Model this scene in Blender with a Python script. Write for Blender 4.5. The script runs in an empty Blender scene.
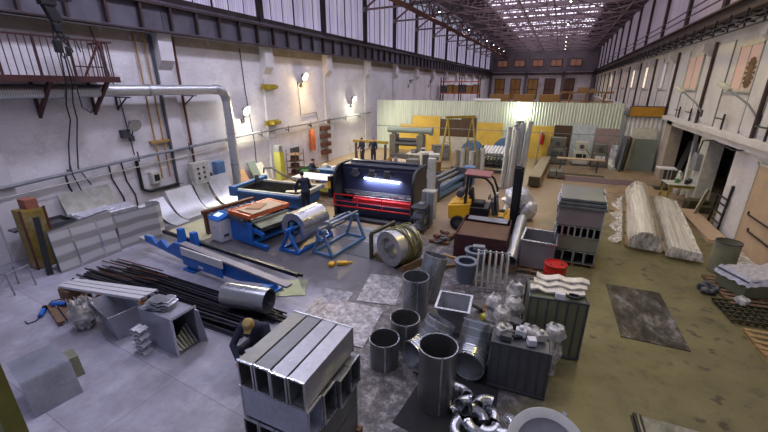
import bpy, bmesh, math, random
from mathutils import Vector, Matrix, Euler
from math import pi, sin, cos, atan2, radians as R
rnd = random.Random(7)
scene = bpy.context.scene
COL = scene.collection
V = Vector
GLZ, SKY, WLD, EXPO = .36, 2.8, .4, .3
HB_L, HB_R, FL = 600, 440, 680

# ------------------------------------------------------------------ materials
def new_mat(name):
    m = bpy.data.materials.new(name); m.use_nodes = True
    nt = m.node_tree; b = nt.nodes['Principled BSDF']
    return m, nt, b
def lin(c):
    return tuple((x/12.92 if x <= .04045 else ((x+.055)/1.055)**2.4) for x in c) + (1,)
def hexc(h):
    return lin(tuple(int(h[i:i+2], 16)/255 for i in (0, 2, 4)))
def coords(nt, kind='Object', scale=(1, 1, 1)):
    tc = nt.nodes.new('ShaderNodeTexCoord'); mp = nt.nodes.new('ShaderNodeMapping')
    mp.inputs['Scale'].default_value = scale
    nt.links.new(tc.outputs[kind], mp.inputs[0]); return mp.outputs[0]
def noise(nt, vec, scale, detail=4, rough=.55):
    n = nt.nodes.new('ShaderNodeTexNoise'); n.inputs['Scale'].default_value = scale
    n.inputs['Detail'].default_value = detail; n.inputs['Roughness'].default_value = rough
    nt.links.new(vec, n.inputs['Vector']); return n.outputs['Fac']
def ramp(nt, fac, stops):
    r = nt.nodes.new('ShaderNodeValToRGB'); e = r.color_ramp.elements
    while len(e) < len(stops): e.new(.5)
    for el, (p, c) in zip(e, stops):
        el.position = p; el.color = c if len(c) == 4 else tuple(c)+(1,)
    nt.links.new(fac, r.inputs[0]); return r.outputs[0]
def mix(nt, fac, a, b, mode='MIX'):
    m = nt.nodes.new('ShaderNodeMix'); m.data_type = 'RGBA'; m.blend_type = mode
    for s, v in ((0, fac), (6, a), (7, b)):
        if hasattr(v, 'links') or hasattr(v, 'is_linked'): nt.links.new(v, m.inputs[s])
        else: m.inputs[s].default_value = v
    return m.outputs[2]
def maprange(nt, v, a, b, c=0., d=1.):
    m = nt.nodes.new('ShaderNodeMapRange')
    for i, x in zip((1, 2, 3, 4), (a, b, c, d)): m.inputs[i].default_value = x
    nt.links.new(v, m.inputs[0]); return m.outputs[0]
def bump(nt, b, h, strength=.3, dist=.01):
    n = nt.nodes.new('ShaderNodeBump'); n.inputs['Strength'].default_value = strength
    n.inputs['Distance'].default_value = dist
    nt.links.new(h, n.inputs['Height']); nt.links.new(n.outputs[0], b.inputs['Normal'])
def paint(name, h, rough=.5, metal=0., var=.18, scale=6., dirt=None, dirt_amt=.5, bmp=.05, spec=.5):
    """painted / dull surface: base colour varied by noise, optional dirt blotches"""
    m, nt, b = new_mat(name); c = hexc(h)
    v = coords(nt); f = noise(nt, v, scale, 5)
    lo = tuple(x*(1-var) for x in c[:3])+(1,); hi = tuple(min(1, x*(1+var)) for x in c[:3])+(1,)
    col = ramp(nt, f, [(.3, lo), (.7, hi)])
    if dirt:
        g = noise(nt, v, scale*.6, 8, .7)
        col = mix(nt, maprange(nt, g, .5, .7, 0, dirt_amt), col, hexc(dirt))
    nt.links.new(col, b.inputs['Base Color'])
    b.inputs['Roughness'].default_value = rough; b.inputs['Metallic'].default_value = metal
    b.inputs['Specular IOR Level'].default_value = spec
    if bmp: bump(nt, b, f, bmp, .01)
    return m
def galv(name, h='a9adb4', rough=.38, scale=14., streak=None, var=.22, metal=.85, bmp=.1):
    """zinc sheet: cloudy spangle with soft long streaks"""
    m, nt, b = new_mat(name); c = hexc(h)
    v = coords(nt)
    vo = nt.nodes.new('ShaderNodeTexVoronoi'); vo.inputs['Scale'].default_value = scale*4
    nt.links.new(v, vo.inputs['Vector'])
    f = noise(nt, v, scale*.25, 6)
    k = mix(nt, .16, f, vo.outputs['Color'])
    lo = tuple(x*(1-var) for x in c[:3])+(1,); hi = tuple(min(1, x*(1+var)) for x in c[:3])+(1,)
    col = ramp(nt, k, [(.3, lo), (.68, hi)])
    nt.links.new(col, b.inputs['Base Color'])
    b.inputs['Metallic'].default_value = metal
    rr = maprange(nt, f, .3, .7, rough-.1, rough+.12); nt.links.new(rr, b.inputs['Roughness'])
    bump(nt, b, noise(nt, v, 2.2, 3), bmp, .03)
    return m
def emit(name, h, s):
    m, nt, b = new_mat(name)
    b.inputs['Base Color'].default_value = hexc(h); b.inputs['Emission Color'].default_value = hexc(h)
    b.inputs['Emission Strength'].default_value = s; b.inputs['Roughness'].default_value = .4
    return m
MT = {}
MT['galv'] = galv('galvanised_sheet')
MT['galv_dark'] = galv('galvanised_sheet_dull', '7d8184', .45)
MT['galv_bright'] = galv('galvanised_sheet_bright', 'c6cad2', .26, 9)
MT['galv_green'] = galv('galvanised_sheet_olive', '8d917b', .45, 10)
MT['steel_blk'] = paint('black_steel', '2b2a30', .42, .6, .25)
MT['black'] = paint('black_paint', '17181d', .42, 0, .25)
MT['navy'] = paint('navy_paint', '1c2036', .38, 0, .15)
MT['blue'] = paint('blue_paint', '1d63b8', .42, 0, .15, dirt='173a66', dirt_amt=.4)
MT['blue_dull'] = paint('dull_blue_paint', '5a7ba6', .5, .1, .2, dirt='4a4d55', dirt_amt=.5)
MT['red'] = paint('red_paint', 'b01d22', .4, 0, .12)
MT['drum_red'] = paint('drum_red_paint', 'b32018', .35, 0, .15, dirt='5a120e', dirt_amt=.4)
MT['yellow'] = paint('yellow_paint', 'd9a514', .42, 0, .1, dirt='8a6a1a', dirt_amt=.35)
MT['pale_yellow'] = paint('pale_yellow_paint', 'b9b23f', .55, 0, .18, dirt='6d6a34')
MT['orange'] = paint('orange_paint', 'b8552b', .5, 0, .2, dirt='6b3a25')
MT['white'] = paint('white_paint', 'c9c9cf', .5, 0, .07, dirt='8d8c92', dirt_amt=.3)
MT['offwhite'] = paint('offwhite_paint', 'b5b4ac', .55, 0, .12, dirt='7d7a70', dirt_amt=.4)
MT['grey'] = paint('grey_paint', '7b7e85', .5, 0, .15, dirt='4b4c50', dirt_amt=.4)
MT['dgrey'] = paint('dark_grey_paint', '44464c', .5, 0, .2)
MT['girder'] = paint('girder_brown', '38292c', .6, .2, .25, 2., dirt='57505a', dirt_amt=.45)
MT['girder_web'] = paint('girder_web_grey', '575460', .55, .2, .3, 1.2, dirt='3a2c2e', dirt_amt=.5)
MT['truss'] = paint('truss_brown', '837177', .5, .3, .25, 3.)
MT['maroon'] = paint('maroon_paint', '3d1c1f', .55, 0, .25, 5., dirt='58312a')
MT['rust'] = paint('rusty_brown', '5c3527', .7, .1, .25, 6., dirt='3a2219')
MT['wood'] = paint('raw_wood', '94794f', .75, 0, .22, 9.)
MT['wood_dk'] = paint('weathered_wood', '6d5540', .8, 0, .25, 9.)
MT['ply'] = paint('plywood', 'a68e76', .7, 0, .12, 3.)
MT['board_yel'] = paint('yellow_board', 'c9a84a', .65, 0, .12, 1.5)
MT['board_brn'] = paint('brown_board', '4a3628', .65, 0, .2, 1.5)
MT['rubber'] = paint('rubber', '16161a', .8, 0, .3)
MT['card'] = paint('cardboard', 'a1795a', .8, 0, .15, 5.)
MT['skin'] = paint('skin', 'b98568', .55, 0, .08, 12.)
MT['cloth'] = paint('navy_workwear', '1d2337', .85, 0, .25, 10.)
MT['cap'] = paint('khaki_cap', 'a08a55', .85, 0, .2, 14.)
MT['hair'] = paint('dark_hair', '1d1714', .8, 0, .3, 20.)
MT['brass'] = paint('copper_tone', '8d6a34', .5, .4, .3, 8.)
MT['green'] = paint('green_paint', '4d7a52', .5, 0, .2)
MT['greygreen'] = paint('grey_green_panel', '69736d', .5, 0, .12, 1.5)
MT['tread'] = paint('dark_board', '25262a', .7, .2, .35, 12.)
MT['film'] = None
def film():
    m, nt, b = new_mat('clear_wrap'); v = coords(nt)
    f = noise(nt, v, 7, 6, .65)
    nt.links.new(ramp(nt, f, [(.3, hexc('b9b6b3')), (.7, hexc('eeebe6'))]), b.inputs['Base Color'])
    b.inputs['Roughness'].default_value = .22
    nt.links.new(maprange(nt, f, .35, .6, .3, .75), b.inputs['Alpha'])
    bump(nt, b, noise(nt, v, 11, 7, .7), .9, .03)
    return m
MT['film'] = film()
def film_long():
    m, nt, b = new_mat('clear_wrap_stretched'); v = coords(nt, scale=(3.2, .1, 1.2))
    f = noise(nt, v, 2.6, 6, .6)
    nt.links.new(ramp(nt, f, [(.3, hexc('d2cdc2')), (.7, hexc('f0ede6'))]), b.inputs['Base Color'])
    b.inputs['Roughness'].default_value = .16
    nt.links.new(maprange(nt, f, .35, .6, .2, .75), b.inputs['Alpha'])
    bump(nt, b, noise(nt, v, 2., 3, .5), .15, .02)
    return m
MT['film_l'] = film_long()
def banded():  # reflection gradient painted into the sheet colour as pale and dark bands
    m, nt, b = new_mat('galvanised_reflection_bands'); v = coords(nt)
    w = nt.nodes.new('ShaderNodeTexWave'); w.bands_direction = 'Z'; w.wave_profile = 'TRI'; w.inputs['Scale'].default_value = .75; w.inputs['Distortion'].default_value = 1.2; w.inputs['Detail'].default_value = 1
    nt.links.new(v, w.inputs['Vector'])
    nt.links.new(ramp(nt, w.outputs['Fac'], [(.35, hexc('9a9a9d')), (.6, hexc('c4c5ca'))]), b.inputs['Base Color'])
    b.inputs['Metallic'].default_value = .45; b.inputs['Roughness'].default_value = .4
    return m
MT['galv_refl_band'] = banded()
def wrapmat():
    m, nt, b = new_mat('wrapped_channel'); v = coords(nt, scale=(1, .06, 1))
    f = noise(nt, v, 8, 8, .65)
    nt.links.new(ramp(nt, f, [(.32, hexc('bdb6a8')), (.5, hexc('cfc9bd')), (.68, hexc('e2ddd2'))]), b.inputs['Base Color'])
    b.inputs['Roughness'].default_value = .28
    bump(nt, b, noise(nt, v, 4, 3, .5), .15, .02)
    return m
MT['wrap'] = wrapmat()
def spiral():
    m, nt, b = new_mat('spiral_duct'); v = coords(nt)
    w = nt.nodes.new('ShaderNodeTexWave'); w.wave_type = 'BANDS'; w.bands_direction = 'Z'
    w.inputs['Scale'].default_value = 5.5; w.inputs['Distortion'].default_value = .3
    nt.links.new(v, w.inputs['Vector'])
    nt.links.new(ramp(nt, w.outputs['Fac'], [(.0, hexc('93969c')), (.25, hexc('bfc2c8')), (1, hexc('cbced4'))]), b.inputs['Base Color'])
    b.inputs['Metallic'].default_value = .8; b.inputs['Roughness'].default_value = .36
    bump(nt, b, w.outputs['Fac'], .35, .01)
    return m
MT['spiral'] = spiral()
def stained_highlit_plate():
    m, nt, b = new_mat('stained_highlit_plate'); v = coords(nt)
    f = noise(nt, coords(nt, scale=(1, .55, 1)), 2.6, 9, .72); g = noise(nt, v, 7, 8, .75)
    c = ramp(nt, f, [(.34, hexc('1d1a18')), (.46, hexc('3d3a39')), (.55, hexc('5f5c5a')), (.68, hexc('9a9aa6'))])  # dark stains, plus grey-blue metal highlights painted in as the palest tone
    c = mix(nt, maprange(nt, g, .55, .68, 0, .8), c, hexc('3a2d1e'))
    nt.links.new(c, b.inputs['Base Color']); b.inputs['Metallic'].default_value = .55
    nt.links.new(maprange(nt, g, .3, .7, .3, .6), b.inputs['Roughness']); bump(nt, b, g, .2, .01)
    return m
MT['plate'] = stained_highlit_plate()
def stained_light():
    m, nt, b = new_mat('worn_zinc_plate'); v = coords(nt); g = noise(nt, v, 5, 10, .8)
    nt.links.new(ramp(nt, g, [(.36, hexc('4b494c')), (.5, hexc('8d8b90')), (.62, hexc('bab8bf'))]), b.inputs['Base Color'])
    b.inputs['Metallic'].default_value = .35; b.inputs['Roughness'].default_value = .45
    return m

# ------------------------------------------------------------------ mesh builder
class M:
    def __init__(s): s.bm = bmesh.new()
    def _face(s, vs):
        try: s.bm.faces.new(vs)
        except ValueError: pass
    def hexa(s, b4, t4):
        """solid from 4 bottom + 4 top corners, both counter-clockwise"""
        a = [s.bm.verts.new(p) for p in b4]; t = [s.bm.verts.new(p) for p in t4]
        s._face(a[::-1]); s._face(t)
        for i in range(4):
            j = (i+1) % 4; s._face([a[i], a[j], t[j], t[i]])
        return s
    def box(s, x0, y0, z0, x1, y1, z1):
        return s.hexa([(x0, y0, z0), (x1, y0, z0), (x1, y1, z0), (x0, y1, z0)],
                      [(x0, y0, z1), (x1, y0, z1), (x1, y1, z1), (x0, y1, z1)])
    def boxc(s, c, d, rot=(0, 0, 0)):
        m = Matrix.Translation(c) @ Euler(rot).to_matrix().to_4x4(); x, y, z = (k/2 for k in d)
        f = lambda p: m @ V(p)
        return s.hexa([f(p) for p in ((-x, -y, -z), (x, -y, -z), (x, y, -z), (-x, y, -z))],
                      [f(p) for p in ((-x, -y, z), (x, -y, z), (x, y, z), (-x, y, z))])
    def frame_of(s, d, up=None):
        d = d.normalized(); up = up or (V((0, 0, 1)) if abs(d.z) < .95 else V((0, 1, 0)))
        x = d.cross(up).normalized(); return x, x.cross(d)
    def bar(s, p, q, w, h=None):
        p, q = V(p), V(q); h = h or w
        x, y = s.frame_of(q-p); x = x*w/2; y = y*h/2
        f = lambda o: [o-x-y, o+x-y, o+x+y, o-x+y]
        return s.hexa(f(p)[::-1], f(q)[::-1])
    def tube(s, pts, r, seg=8, cap=True):
        pts = [V(p) for p in pts]; rings = []; n = len(pts)
        rs = r if isinstance(r, (list, tuple)) else [r]*n
        up = None
        for i, p in enumerate(pts):
            d = (pts[min(i+1, n-1)]-pts[max(i-1, 0)])
            if up is None: x, y = s.frame_of(d)
            else:
                dn = d.normalized(); x = (px-dn*px.dot(dn)).normalized(); y = x.cross(dn)
            px = x; up = True
            rings.append([s.bm.verts.new(p+(x*cos(2*pi*k/seg)+y*sin(2*pi*k/seg))*rs[i]) for k in range(seg)])
        for a, b in zip(rings, rings[1:]):
            for k in range(seg):
                j = (k+1) % seg; s._face([a[k], b[k], b[j], a[j]])
        if cap: s._face(rings[0]); s._face(rings[-1][::-1])
        return s
    def cyl(s, p, q, r, r2=None, seg=24, cap=True):
        return s.tube([p, q], [r, r if r2 is None else r2], seg, cap)
    def ring(s, p, q, ro, ri, seg=32, ro2=None, ri2=None):
        """hollow cylinder with wall"""
        p, q = V(p), V(q); x, y = s.frame_of(q-p); R_ = []
        ro2 = ro if ro2 is None else ro2; ri2 = ri if ri2 is None else ri2
        for o, r in ((p, ro), (q, ro2), (q, ri2), (p, ri)):
            R_.append([s.bm.verts.new(o+(x*cos(2*pi*k/seg)+y*sin(2*pi*k/seg))*r) for k in range(seg)])
        for a in range(4):
            A, B = R_[a], R_[(a+1) % 4]
            for k in range(seg):
                j = (k+1) % seg; s._face([A[k], B[k], B[j], A[j]])
        return s
    def lathe(s, prof, o=(0, 0, 0), seg=24, ax=None):
        """(r, h) profile about +Z, or about ax, at o; open unless r reaches 0"""
        o = V(o); m = Matrix.Identity(3)
        if ax is not None: m = V((0, 0, 1)).rotation_difference(V(ax)).to_matrix()
        rings = []
        for r, h in prof:
            if r < 1e-5: rings.append([s.bm.verts.new(o+m @ V((0, 0, h)))])
            else: rings.append([s.bm.verts.new(o+m @ V((r*cos(2*pi*k/seg), r*sin(2*pi*k/seg), h))) for k in range(seg)])
        for a, b in zip(rings, rings[1:]):
            for k in range(seg):
                j = (k+1) % seg
                if len(a) == 1 and len(b) == 1: continue
                if len(a) == 1: s._face([a[0], b[j], b[k]])
                elif len(b) == 1: s._face([a[k], a[j], b[0]])
                else: s._face([a[k], a[j], b[j], b[k]])
        return s
    def prism(s, poly, d, o=(0, 0, 0)):
        """planar polygon of 3-D points extruded by vector d"""
        d = V(d); o = V(o)
        a = [s.bm.verts.new(V(p)+o) for p in poly]; b = [s.bm.verts.new(V(p)+o+d) for p in poly]
        s._face(a[::-1]); s._face(b); n = len(a)
        for i in range(n):
            j = (i+1) % n; s._face([a[i], a[j], b[j], b[i]])
        return s
    def strip(s, path, d, t=.004):
        """a bent sheet: path of points swept by vector d, given thickness t"""
        path = [V(p) for p in path]; d = V(d); n = len(path); off = []
        for i in range(n):
            tg = (path[min(i+1, n-1)]-path[max(i-1, 0)]).normalized(); off.append(tg.cross(d).normalized()*t)
        A = [s.bm.verts.new(p) for p in path]; B = [s.bm.verts.new(p+d) for p in path]
        C = [s.bm.verts.new(p+o) for p, o in zip(path, off)]; D = [s.bm.verts.new(p+o+d) for p, o in zip(path, off)]
        for i in range(n-1):
            s._face([A[i], A[i+1], B[i+1], B[i]]); s._face([C[i], D[i], D[i+1], C[i+1]])
            s._face([A[i], C[i], C[i+1], A[i+1]]); s._face([B[i], B[i+1], D[i+1], D[i]])
        s._face([A[0], B[0], D[0], C[0]]); s._face([A[-1], C[-1], D[-1], B[-1]])
        return s
    def blob(s, c, r, seg=12, rings=8, jit=0., rg=rnd):
        c = V(c); rx, ry, rz = r if hasattr(r, '__len__') else (r, r, r); RR = []
        for i in range(rings+1):
            th = pi*i/rings
            if i in (0, rings): RR.append([s.bm.verts.new(c+V((0, 0, rz*cos(th))))]); continue
            row = []
            for k in range(seg):
                f = 1+rg.uniform(-jit, jit); ph = 2*pi*k/seg
                row.append(s.bm.verts.new(c+V((rx*sin(th)*cos(ph)*f, ry*sin(th)*sin(ph)*f, rz*cos(th)*f))))
            RR.append(row)
        for a, b in zip(RR, RR[1:]):
            for k in range(seg):
                j = (k+1) % seg
                if len(a) == 1: s._face([a[0], b[k], b[j]])
                elif len(b) == 1: s._face([a[k], b[0], a[j]])
                else: s._face([a[k], b[k], b[j], a[j]])
        return s
    def duct(s, x0, y0, z0, x1, y1, z1, t=.012, axis='y', fl=.0):
        """open rectangular duct, hollow along axis"""
        if axis == 'y':
            s.box(x0, y0, z0, x0+t, y1, z1); s.box(x1-t, y0, z0, x1, y1, z1)
            s.box(x0+t, y0, z0, x1-t, y1, z0+t); s.box(x0+t, y0, z1-t, x1-t, y1, z1)
        elif axis == 'x':
            s.box(x0, y0, z0, x1, y0+t, z1); s.box(x0, y1-t, z0, x1, y1, z1)
            s.box(x0, y0+t, z0, x1, y1-t, z0+t); s.box(x0, y0+t, z1-t, x1, y1-t, z1)
        else:
            s.box(x0, y0, z0, x1, y0+t, z1); s.box(x0, y1-t, z0, x1, y1, z1)
            s.box(x0, y0+t, z0, x0+t, y1-t, z1); s.box(x1-t, y0+t, z0, x1, y1-t, z1)
        return s
    def rect_frame(s, x0, z0, x1, z1, y0, y1, w):
        """rectangular border in the XZ plane"""
        s.box(x0, y0, z0, x0+w, y1, z1); s.box(x1-w, y0, z0, x1, y1, z1)
        s.box(x0+w, y0, z0, x1-w, y1, z0+w); s.box(x0+w, y0, z1-w, x1-w, y1, z1)
        return s

def mk(name, m, mat, parent=None, loc=(0, 0, 0), rot=(0, 0, 0), bevel=0., ang=38):
    bm = m.bm
    bmesh.ops.recalc_face_normals(bm, faces=bm.faces)
    bm.normal_update(); lim = R(ang)
    for f in bm.faces: f.smooth = True
    for e in bm.edges:
        if len(e.link_faces) == 2 and e.calc_face_angle(0) > lim: e.smooth = False
    me = bpy.data.meshes.new(name); bm.to_mesh(me); bm.free()
    me.materials.append(MT[mat] if isinstance(mat, str) else mat)
    o = bpy.data.objects.new(name, me); COL.objects.link(o)
    o.location = loc; o.rotation_euler = rot
    if parent: o.parent = parent
    if bevel:
        b = o.modifiers.new('bevel', 'BEVEL'); b.width = bevel; b.segments = 2; b.limit_method = 'ANGLE'; b.angle_limit = R(40)
    return o
def tag(o, label, cat, group=None, kind=None):
    if label: o['label'] = label
    if cat: o['category'] = cat
    if group: o['group'] = group
    if kind: o['kind'] = kind
    return o
def T(name, label, cat, loc=(0, 0, 0), rz=0., group=None):
    o = bpy.data.objects.new(name, None); COL.objects.link(o)
    o.empty_display_size = .1; o.location = loc; o.rotation_euler = (0, 0, rz)
    return tag(o, label, cat, group)
def S1(name, label, cat, m, mat, loc=(0, 0, 0), rot=(0, 0, 0), group=None, bevel=0., ang=38):
    return tag(mk(name, m, mat, None, loc, rot, bevel, ang), label, cat, group)
def ST(name, m, mat, loc=(0, 0, 0), rot=(0, 0, 0), bevel=0., parent=None):
    o = mk(name, m, mat, parent, loc, rot, bevel)
    if not parent: o['kind'] = 'structure'
    return o
def dup(root, loc, rot=None, label=None, group=None):
    r = root.copy(); COL.objects.link(r); r.location = loc
    if rot is not None: r.rotation_euler = rot if hasattr(rot, '__len__') else (0, 0, rot)
    if label: r['label'] = label
    if group: r['group'] = group
    for ch in [c for c in root.children]:
        c = ch.copy(); COL.objects.link(c); c.parent = r
        for g in ch.children:
            d = g.copy(); COL.objects.link(d); d.parent = c
    return r

# ------------------------------------------------------------------ camera
cd = bpy.data.cameras.new('camera'); cam = bpy.data.objects.new('camera', cd); COL.objects.link(cam)
cd.sensor_width = 36; cd.lens = 370/768*36; cd.clip_end = 300
cam.location = (0, 0, 5.15)
cam.rotation_euler = (R(90)-math.atan(130/370), 0, atan2(177, math.hypot(370, 130)))
scene.camera = cam
# ================================================================== THE HALL
XL, XR, YE = -14.8, 6.2, 89.
BAYS = [5+6*k for k in range(15)]            # column lines: 5, 11 ... 89
def floor_mat():
    m, nt, b = new_mat('floor_concrete')
    tc = nt.nodes.new('ShaderNodeTexCoord'); P = tc.outputs['Object']
    sx = nt.nodes.new('ShaderNodeSeparateXYZ'); nt.links.new(P, sx.inputs[0])
    n1 = noise(nt, P, .35, 6, .6); n2 = noise(nt, P, 2.6, 9, .7); n3 = noise(nt, P, 9, 9, .75); n4 = noise(nt, P, .9, 5); n5 = noise(nt, P, 1.3, 9, .72)
    light = ramp(nt, n2, [(.28, hexc('8b8a9a')), (.72, hexc('b0afc0'))])  # pale slab concrete, bluish cast of the light painted in
    light = mix(nt, maprange(nt, n1, .46, .6, 0, .55), light, hexc('7a7888'))
    light = mix(nt, maprange(nt, n5, .52, .66, 0, .3), light, hexc('c0bfcc'))
    light = mix(nt, maprange(nt, n3, .57, .68, 0, .35), light, hexc('6c6b74'))
    brown = ramp(nt, n2, [(.26, hexc('534f35')), (.5, hexc('726b46')), (.75, hexc('8a8158'))])  # brown concrete, with the lamps' yellow-green tint painted in
    brown = mix(nt, maprange(nt, n3, .56, .67, 0, .55), brown, hexc('4f4836'))
    tan = ramp(nt, n2, [(.28, hexc('7a644c')), (.72, hexc('a58e70'))])
    plain = ramp(nt, n2, [(.3, hexc('4e4c53')), (.7, hexc('68656d'))])
    blot = noise(nt, P, 4.5, 10, .8)
    blotch = ramp(nt, blot, [(.4, hexc('2f2c2f')), (.51, hexc('565357')), (.58, hexc('878489')), (.68, hexc('a5a2a8'))])
    dark = mix(nt, maprange(nt, sx.outputs[0], -4.6, -3.4), plain, blotch)
    # wobbly edges between the old smooth slab, the worn middle and the brown bay on the right
    ad = nt.nodes.new('ShaderNodeMath'); ad.operation = 'MULTIPLY_ADD'; ad.inputs[1].default_value = 2.2; 
    nt.links.new(n4, ad.inputs[0]); nt.links.new(sx.outputs[0], ad.inputs[2])
    ay = nt.nodes.new('ShaderNodeMath'); ay.operation = 'MULTIPLY_ADD'; ay.inputs[1].default_value = 2.5
    nt.links.new(n4, ay.inputs[0]); nt.links.new(sx.outputs[1], ay.inputs[2])
    c = mix(nt, maprange(nt, ad.outputs[0], -3.4, -2.6), light, dark)
    c = mix(nt, maprange(nt, ay.outputs[0], 8.2, 9.), c, dark)
    far = maprange(nt, ay.outputs[0], 12.4, 13.6)
    c = mix(nt, far, c, tan)
    c = mix(nt, maprange(nt, ad.outputs[0], .9, 1.8), c, brown)
    c = mix(nt, maprange(nt, ay.outputs[0], 17, 21), c, tan)
    # old slab joints
    br = nt.nodes.new('ShaderNodeTexBrick'); br.inputs['Scale'].default_value = 1
    br.inputs['Brick Width'].default_value = 3.; br.inputs['Row Height'].default_value = 1.5
    br.inputs['Mortar Size'].default_value = .006; br.inputs['Color1'].default_value = (1, 1, 1, 1)
    br.inputs['Color2'].default_value = (.9, .9, .9, 1); br.inputs['Mortar'].default_value = (.5, .5, .52, 1)
    mp = nt.nodes.new('ShaderNodeMapping'); mp.inputs['Rotation'].default_value = (0, 0, R(4))
    nt.links.new(P, mp.inputs[0]); nt.links.new(mp.outputs[0], br.inputs['Vector'])
    lm = maprange(nt, sx.outputs[0], -3., -4., 0, 1)
    c2 = mix(nt, 1., c, br.outputs[0], 'MULTIPLY'); c = mix(nt, lm, c, c2)
    rm = maprange(nt, sx.outputs[0], .8, 1.6)
    st = nt.nodes.new('ShaderNodeMath'); st.operation = 'MULTIPLY'; nt.links.new(maprange(nt, n5, .48, .62, 0, .7), st.inputs[0]); nt.links.new(rm, st.inputs[1])
    c = mix(nt, st.outputs[0], c, hexc('3f3a26'))
    # oil spots on the right
    vo = nt.nodes.new('ShaderNodeTexVoronoi'); vo.inputs['Scale'].default_value = 3.1
    vo.inputs['Randomness'].default_value = 1
    wob = nt.nodes.new('ShaderNodeTexNoise'); wob.inputs['Scale'].default_value = 4; wob.inputs['Detail'].default_value = 4; nt.links.new(P, wob.inputs['Vector'])
    wa = nt.nodes.new('ShaderNodeVectorMath'); wa.operation = 'MULTIPLY_ADD'; wa.inputs[1].default_value = (.5, .5, 0); nt.links.new(wob.outputs['Color'], wa.inputs[0]); nt.links.new(P, wa.inputs[2]); nt.links.new(wa.outputs[0], vo.inputs['Vector'])
    sp = maprange(nt, vo.outputs['Distance'], .3, .16, 0, .85)
    mm = nt.nodes.new('ShaderNodeMath'); mm.operation = 'MULTIPLY'
    nt.links.new(sp, mm.inputs[0]); nt.links.new(maprange(nt, n1, .47, .55), mm.inputs[1])
    mz = nt.nodes.new('ShaderNodeMath'); mz.operation = 'MULTIPLY'
    nt.links.new(mm.outputs[0], mz.inputs[0]); nt.links.new(maprange(nt, sx.outputs[0], .5, 1.5), mz.inputs[1])
    c = mix(nt, mz.outputs[0], c, hexc('2e2b20'))
    c = mix(nt, maprange(nt, n1, .35, .65, 0, .25), c, hexc('5a564a'))
    nt.links.new(c, b.inputs['Base Color'])
    nt.links.new(maprange(nt, n2, .3, .7, .38, .62), b.inputs['Roughness'])
    bump(nt, b, n3, .15, .01)
    return m
ST('floor', M().box(-16, -4, -.2, 12, YE+1, 0), floor_mat())

def brick_mat(name, h, mort, dirt, low=None, bscale=1.):
    m, nt, b = new_mat(name); tc = nt.nodes.new('ShaderNodeTexCoord'); P = tc.outputs['Object']
    sx = nt.nodes.new('ShaderNodeSeparateXYZ'); nt.links.new(P, sx.inputs[0])
    cb = nt.nodes.new('ShaderNodeCombineXYZ')
    ad = nt.nodes.new('ShaderNodeMath'); ad.operation = 'ADD'
    nt.links.new(sx.outputs[0], ad.inputs[0]); nt.links.new(sx.outputs[1], ad.inputs[1])
    nt.links.new(ad.outputs[0], cb.inputs[0]); nt.links.new(sx.outputs[2], cb.inputs[1])
    br = nt.nodes.new('ShaderNodeTexBrick'); br.inputs['Scale'].default_value = bscale
    br.inputs['Brick Width'].default_value = .26; br.inputs['Row Height'].default_value = .085
    br.inputs['Mortar Size'].default_value = .008
    nt.links.new(cb.outputs[0], br.inputs['Vector'])
    br.inputs['Color1'].default_value = hexc(h); k = hexc(h)
    br.inputs['Color2'].default_value = tuple(x*.92 for x in k[:3])+(1,); br.inputs['Mortar'].default_value = hexc(mort)
    n = noise(nt, P, .55, 8, .65); n2 = noise(nt, P, 3, 8, .7)
    n3 = noise(nt, P, 1.4, 10, .8)
    c = mix(nt, maprange(nt, n, .47, .66, 0, .4), br.outputs[0], hexc(dirt))
    c = mix(nt, maprange(nt, n3, .52, .62, 0, .35), c, hexc(dirt))
    c = mix(nt, maprange(nt, n2, .6, .68, 0, .5), c, hexc('e4e2e6'))
    nt.links.new(c, b.inputs['Base Color']); b.inputs['Roughness'].default_value = .75
    bump(nt, b, n2, .35, .02)
    return m
MT['wall_l'] = brick_mat('painted_brick', 'd4d1d7', 'cbc7cc', 'a39b9c')
MT['wall_r'] = brick_mat('painted_brick_right', 'c4c1c6', 'bdb9bd', '958b89')
MT['plaster'] = paint('plaster_white', 'c4c1c6', .7, 0, .08, 1.2, dirt='958b8a', dirt_amt=.45)
MT['panel_r'] = paint('wall_panel', 'c2c0c8', .6, 0, .07, .8, dirt='98949c', dirt_amt=.35)
MT['brick_bare'] = brick_mat('bare_brick_band', 'a1968c', '8f857d', '766a60')
# left wall
ST('wall_left', M().box(XL-.35, -4, 0, XL, YE, 6.72), 'wall_l')
ST('trim_1', M().box(XL-.35, -4, 6.72, XL+.02, YE, 7.1), 'brick_bare')
n = 2
pil = None
for y in BAYS:
    m = M().box(XL, y-.3, 0, XL+.14, y+.3, 5.75)
    m.prism([(XL, y-.3, 5.75), (XL+.14, y-.3, 5.75), (XL+.42, y-.3, 6.1), (XL+.42, y-.3, 7.1), (XL, y-.3, 7.1)], (0, .6, 0))
    ST('pilaster', m, 'plaster')
# crane girder, one length per bay, with web stiffeners
for side, xg in (('l', XL+.45), ('r', XR-.35)):
    for y in BAYS[:-1] if side == 'l' else []:
        m = M().box(xg-.2, y+.01, 7.1, xg+.2, y+5.99, 7.16).box(xg-.02, y+.01, 7.16, xg+.02, y+5.99, 8.02).box(xg-.22, y+.01, 8.02, xg+.22, y+5.99, 8.1)
        m.box(xg-.04, y+.01, 8.1, xg+.04, y+5.99, 8.2)
        g = ST('crane_girder', m, 'girder_web')
        k = M()
        for j in range(5): k.box(xg-.2, y+.25+j*1.2, 7.16, xg+.2, y+.33+j*1.2, 8.02)
        k.box(xg-.23, y+.01, 7.08, xg+.23, y+5.99, 7.13).box(xg-.24, y+.01, 8.0, xg+.24, y+5.99, 8.09)
        mk('stiffener', k, 'girder', g)
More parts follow.
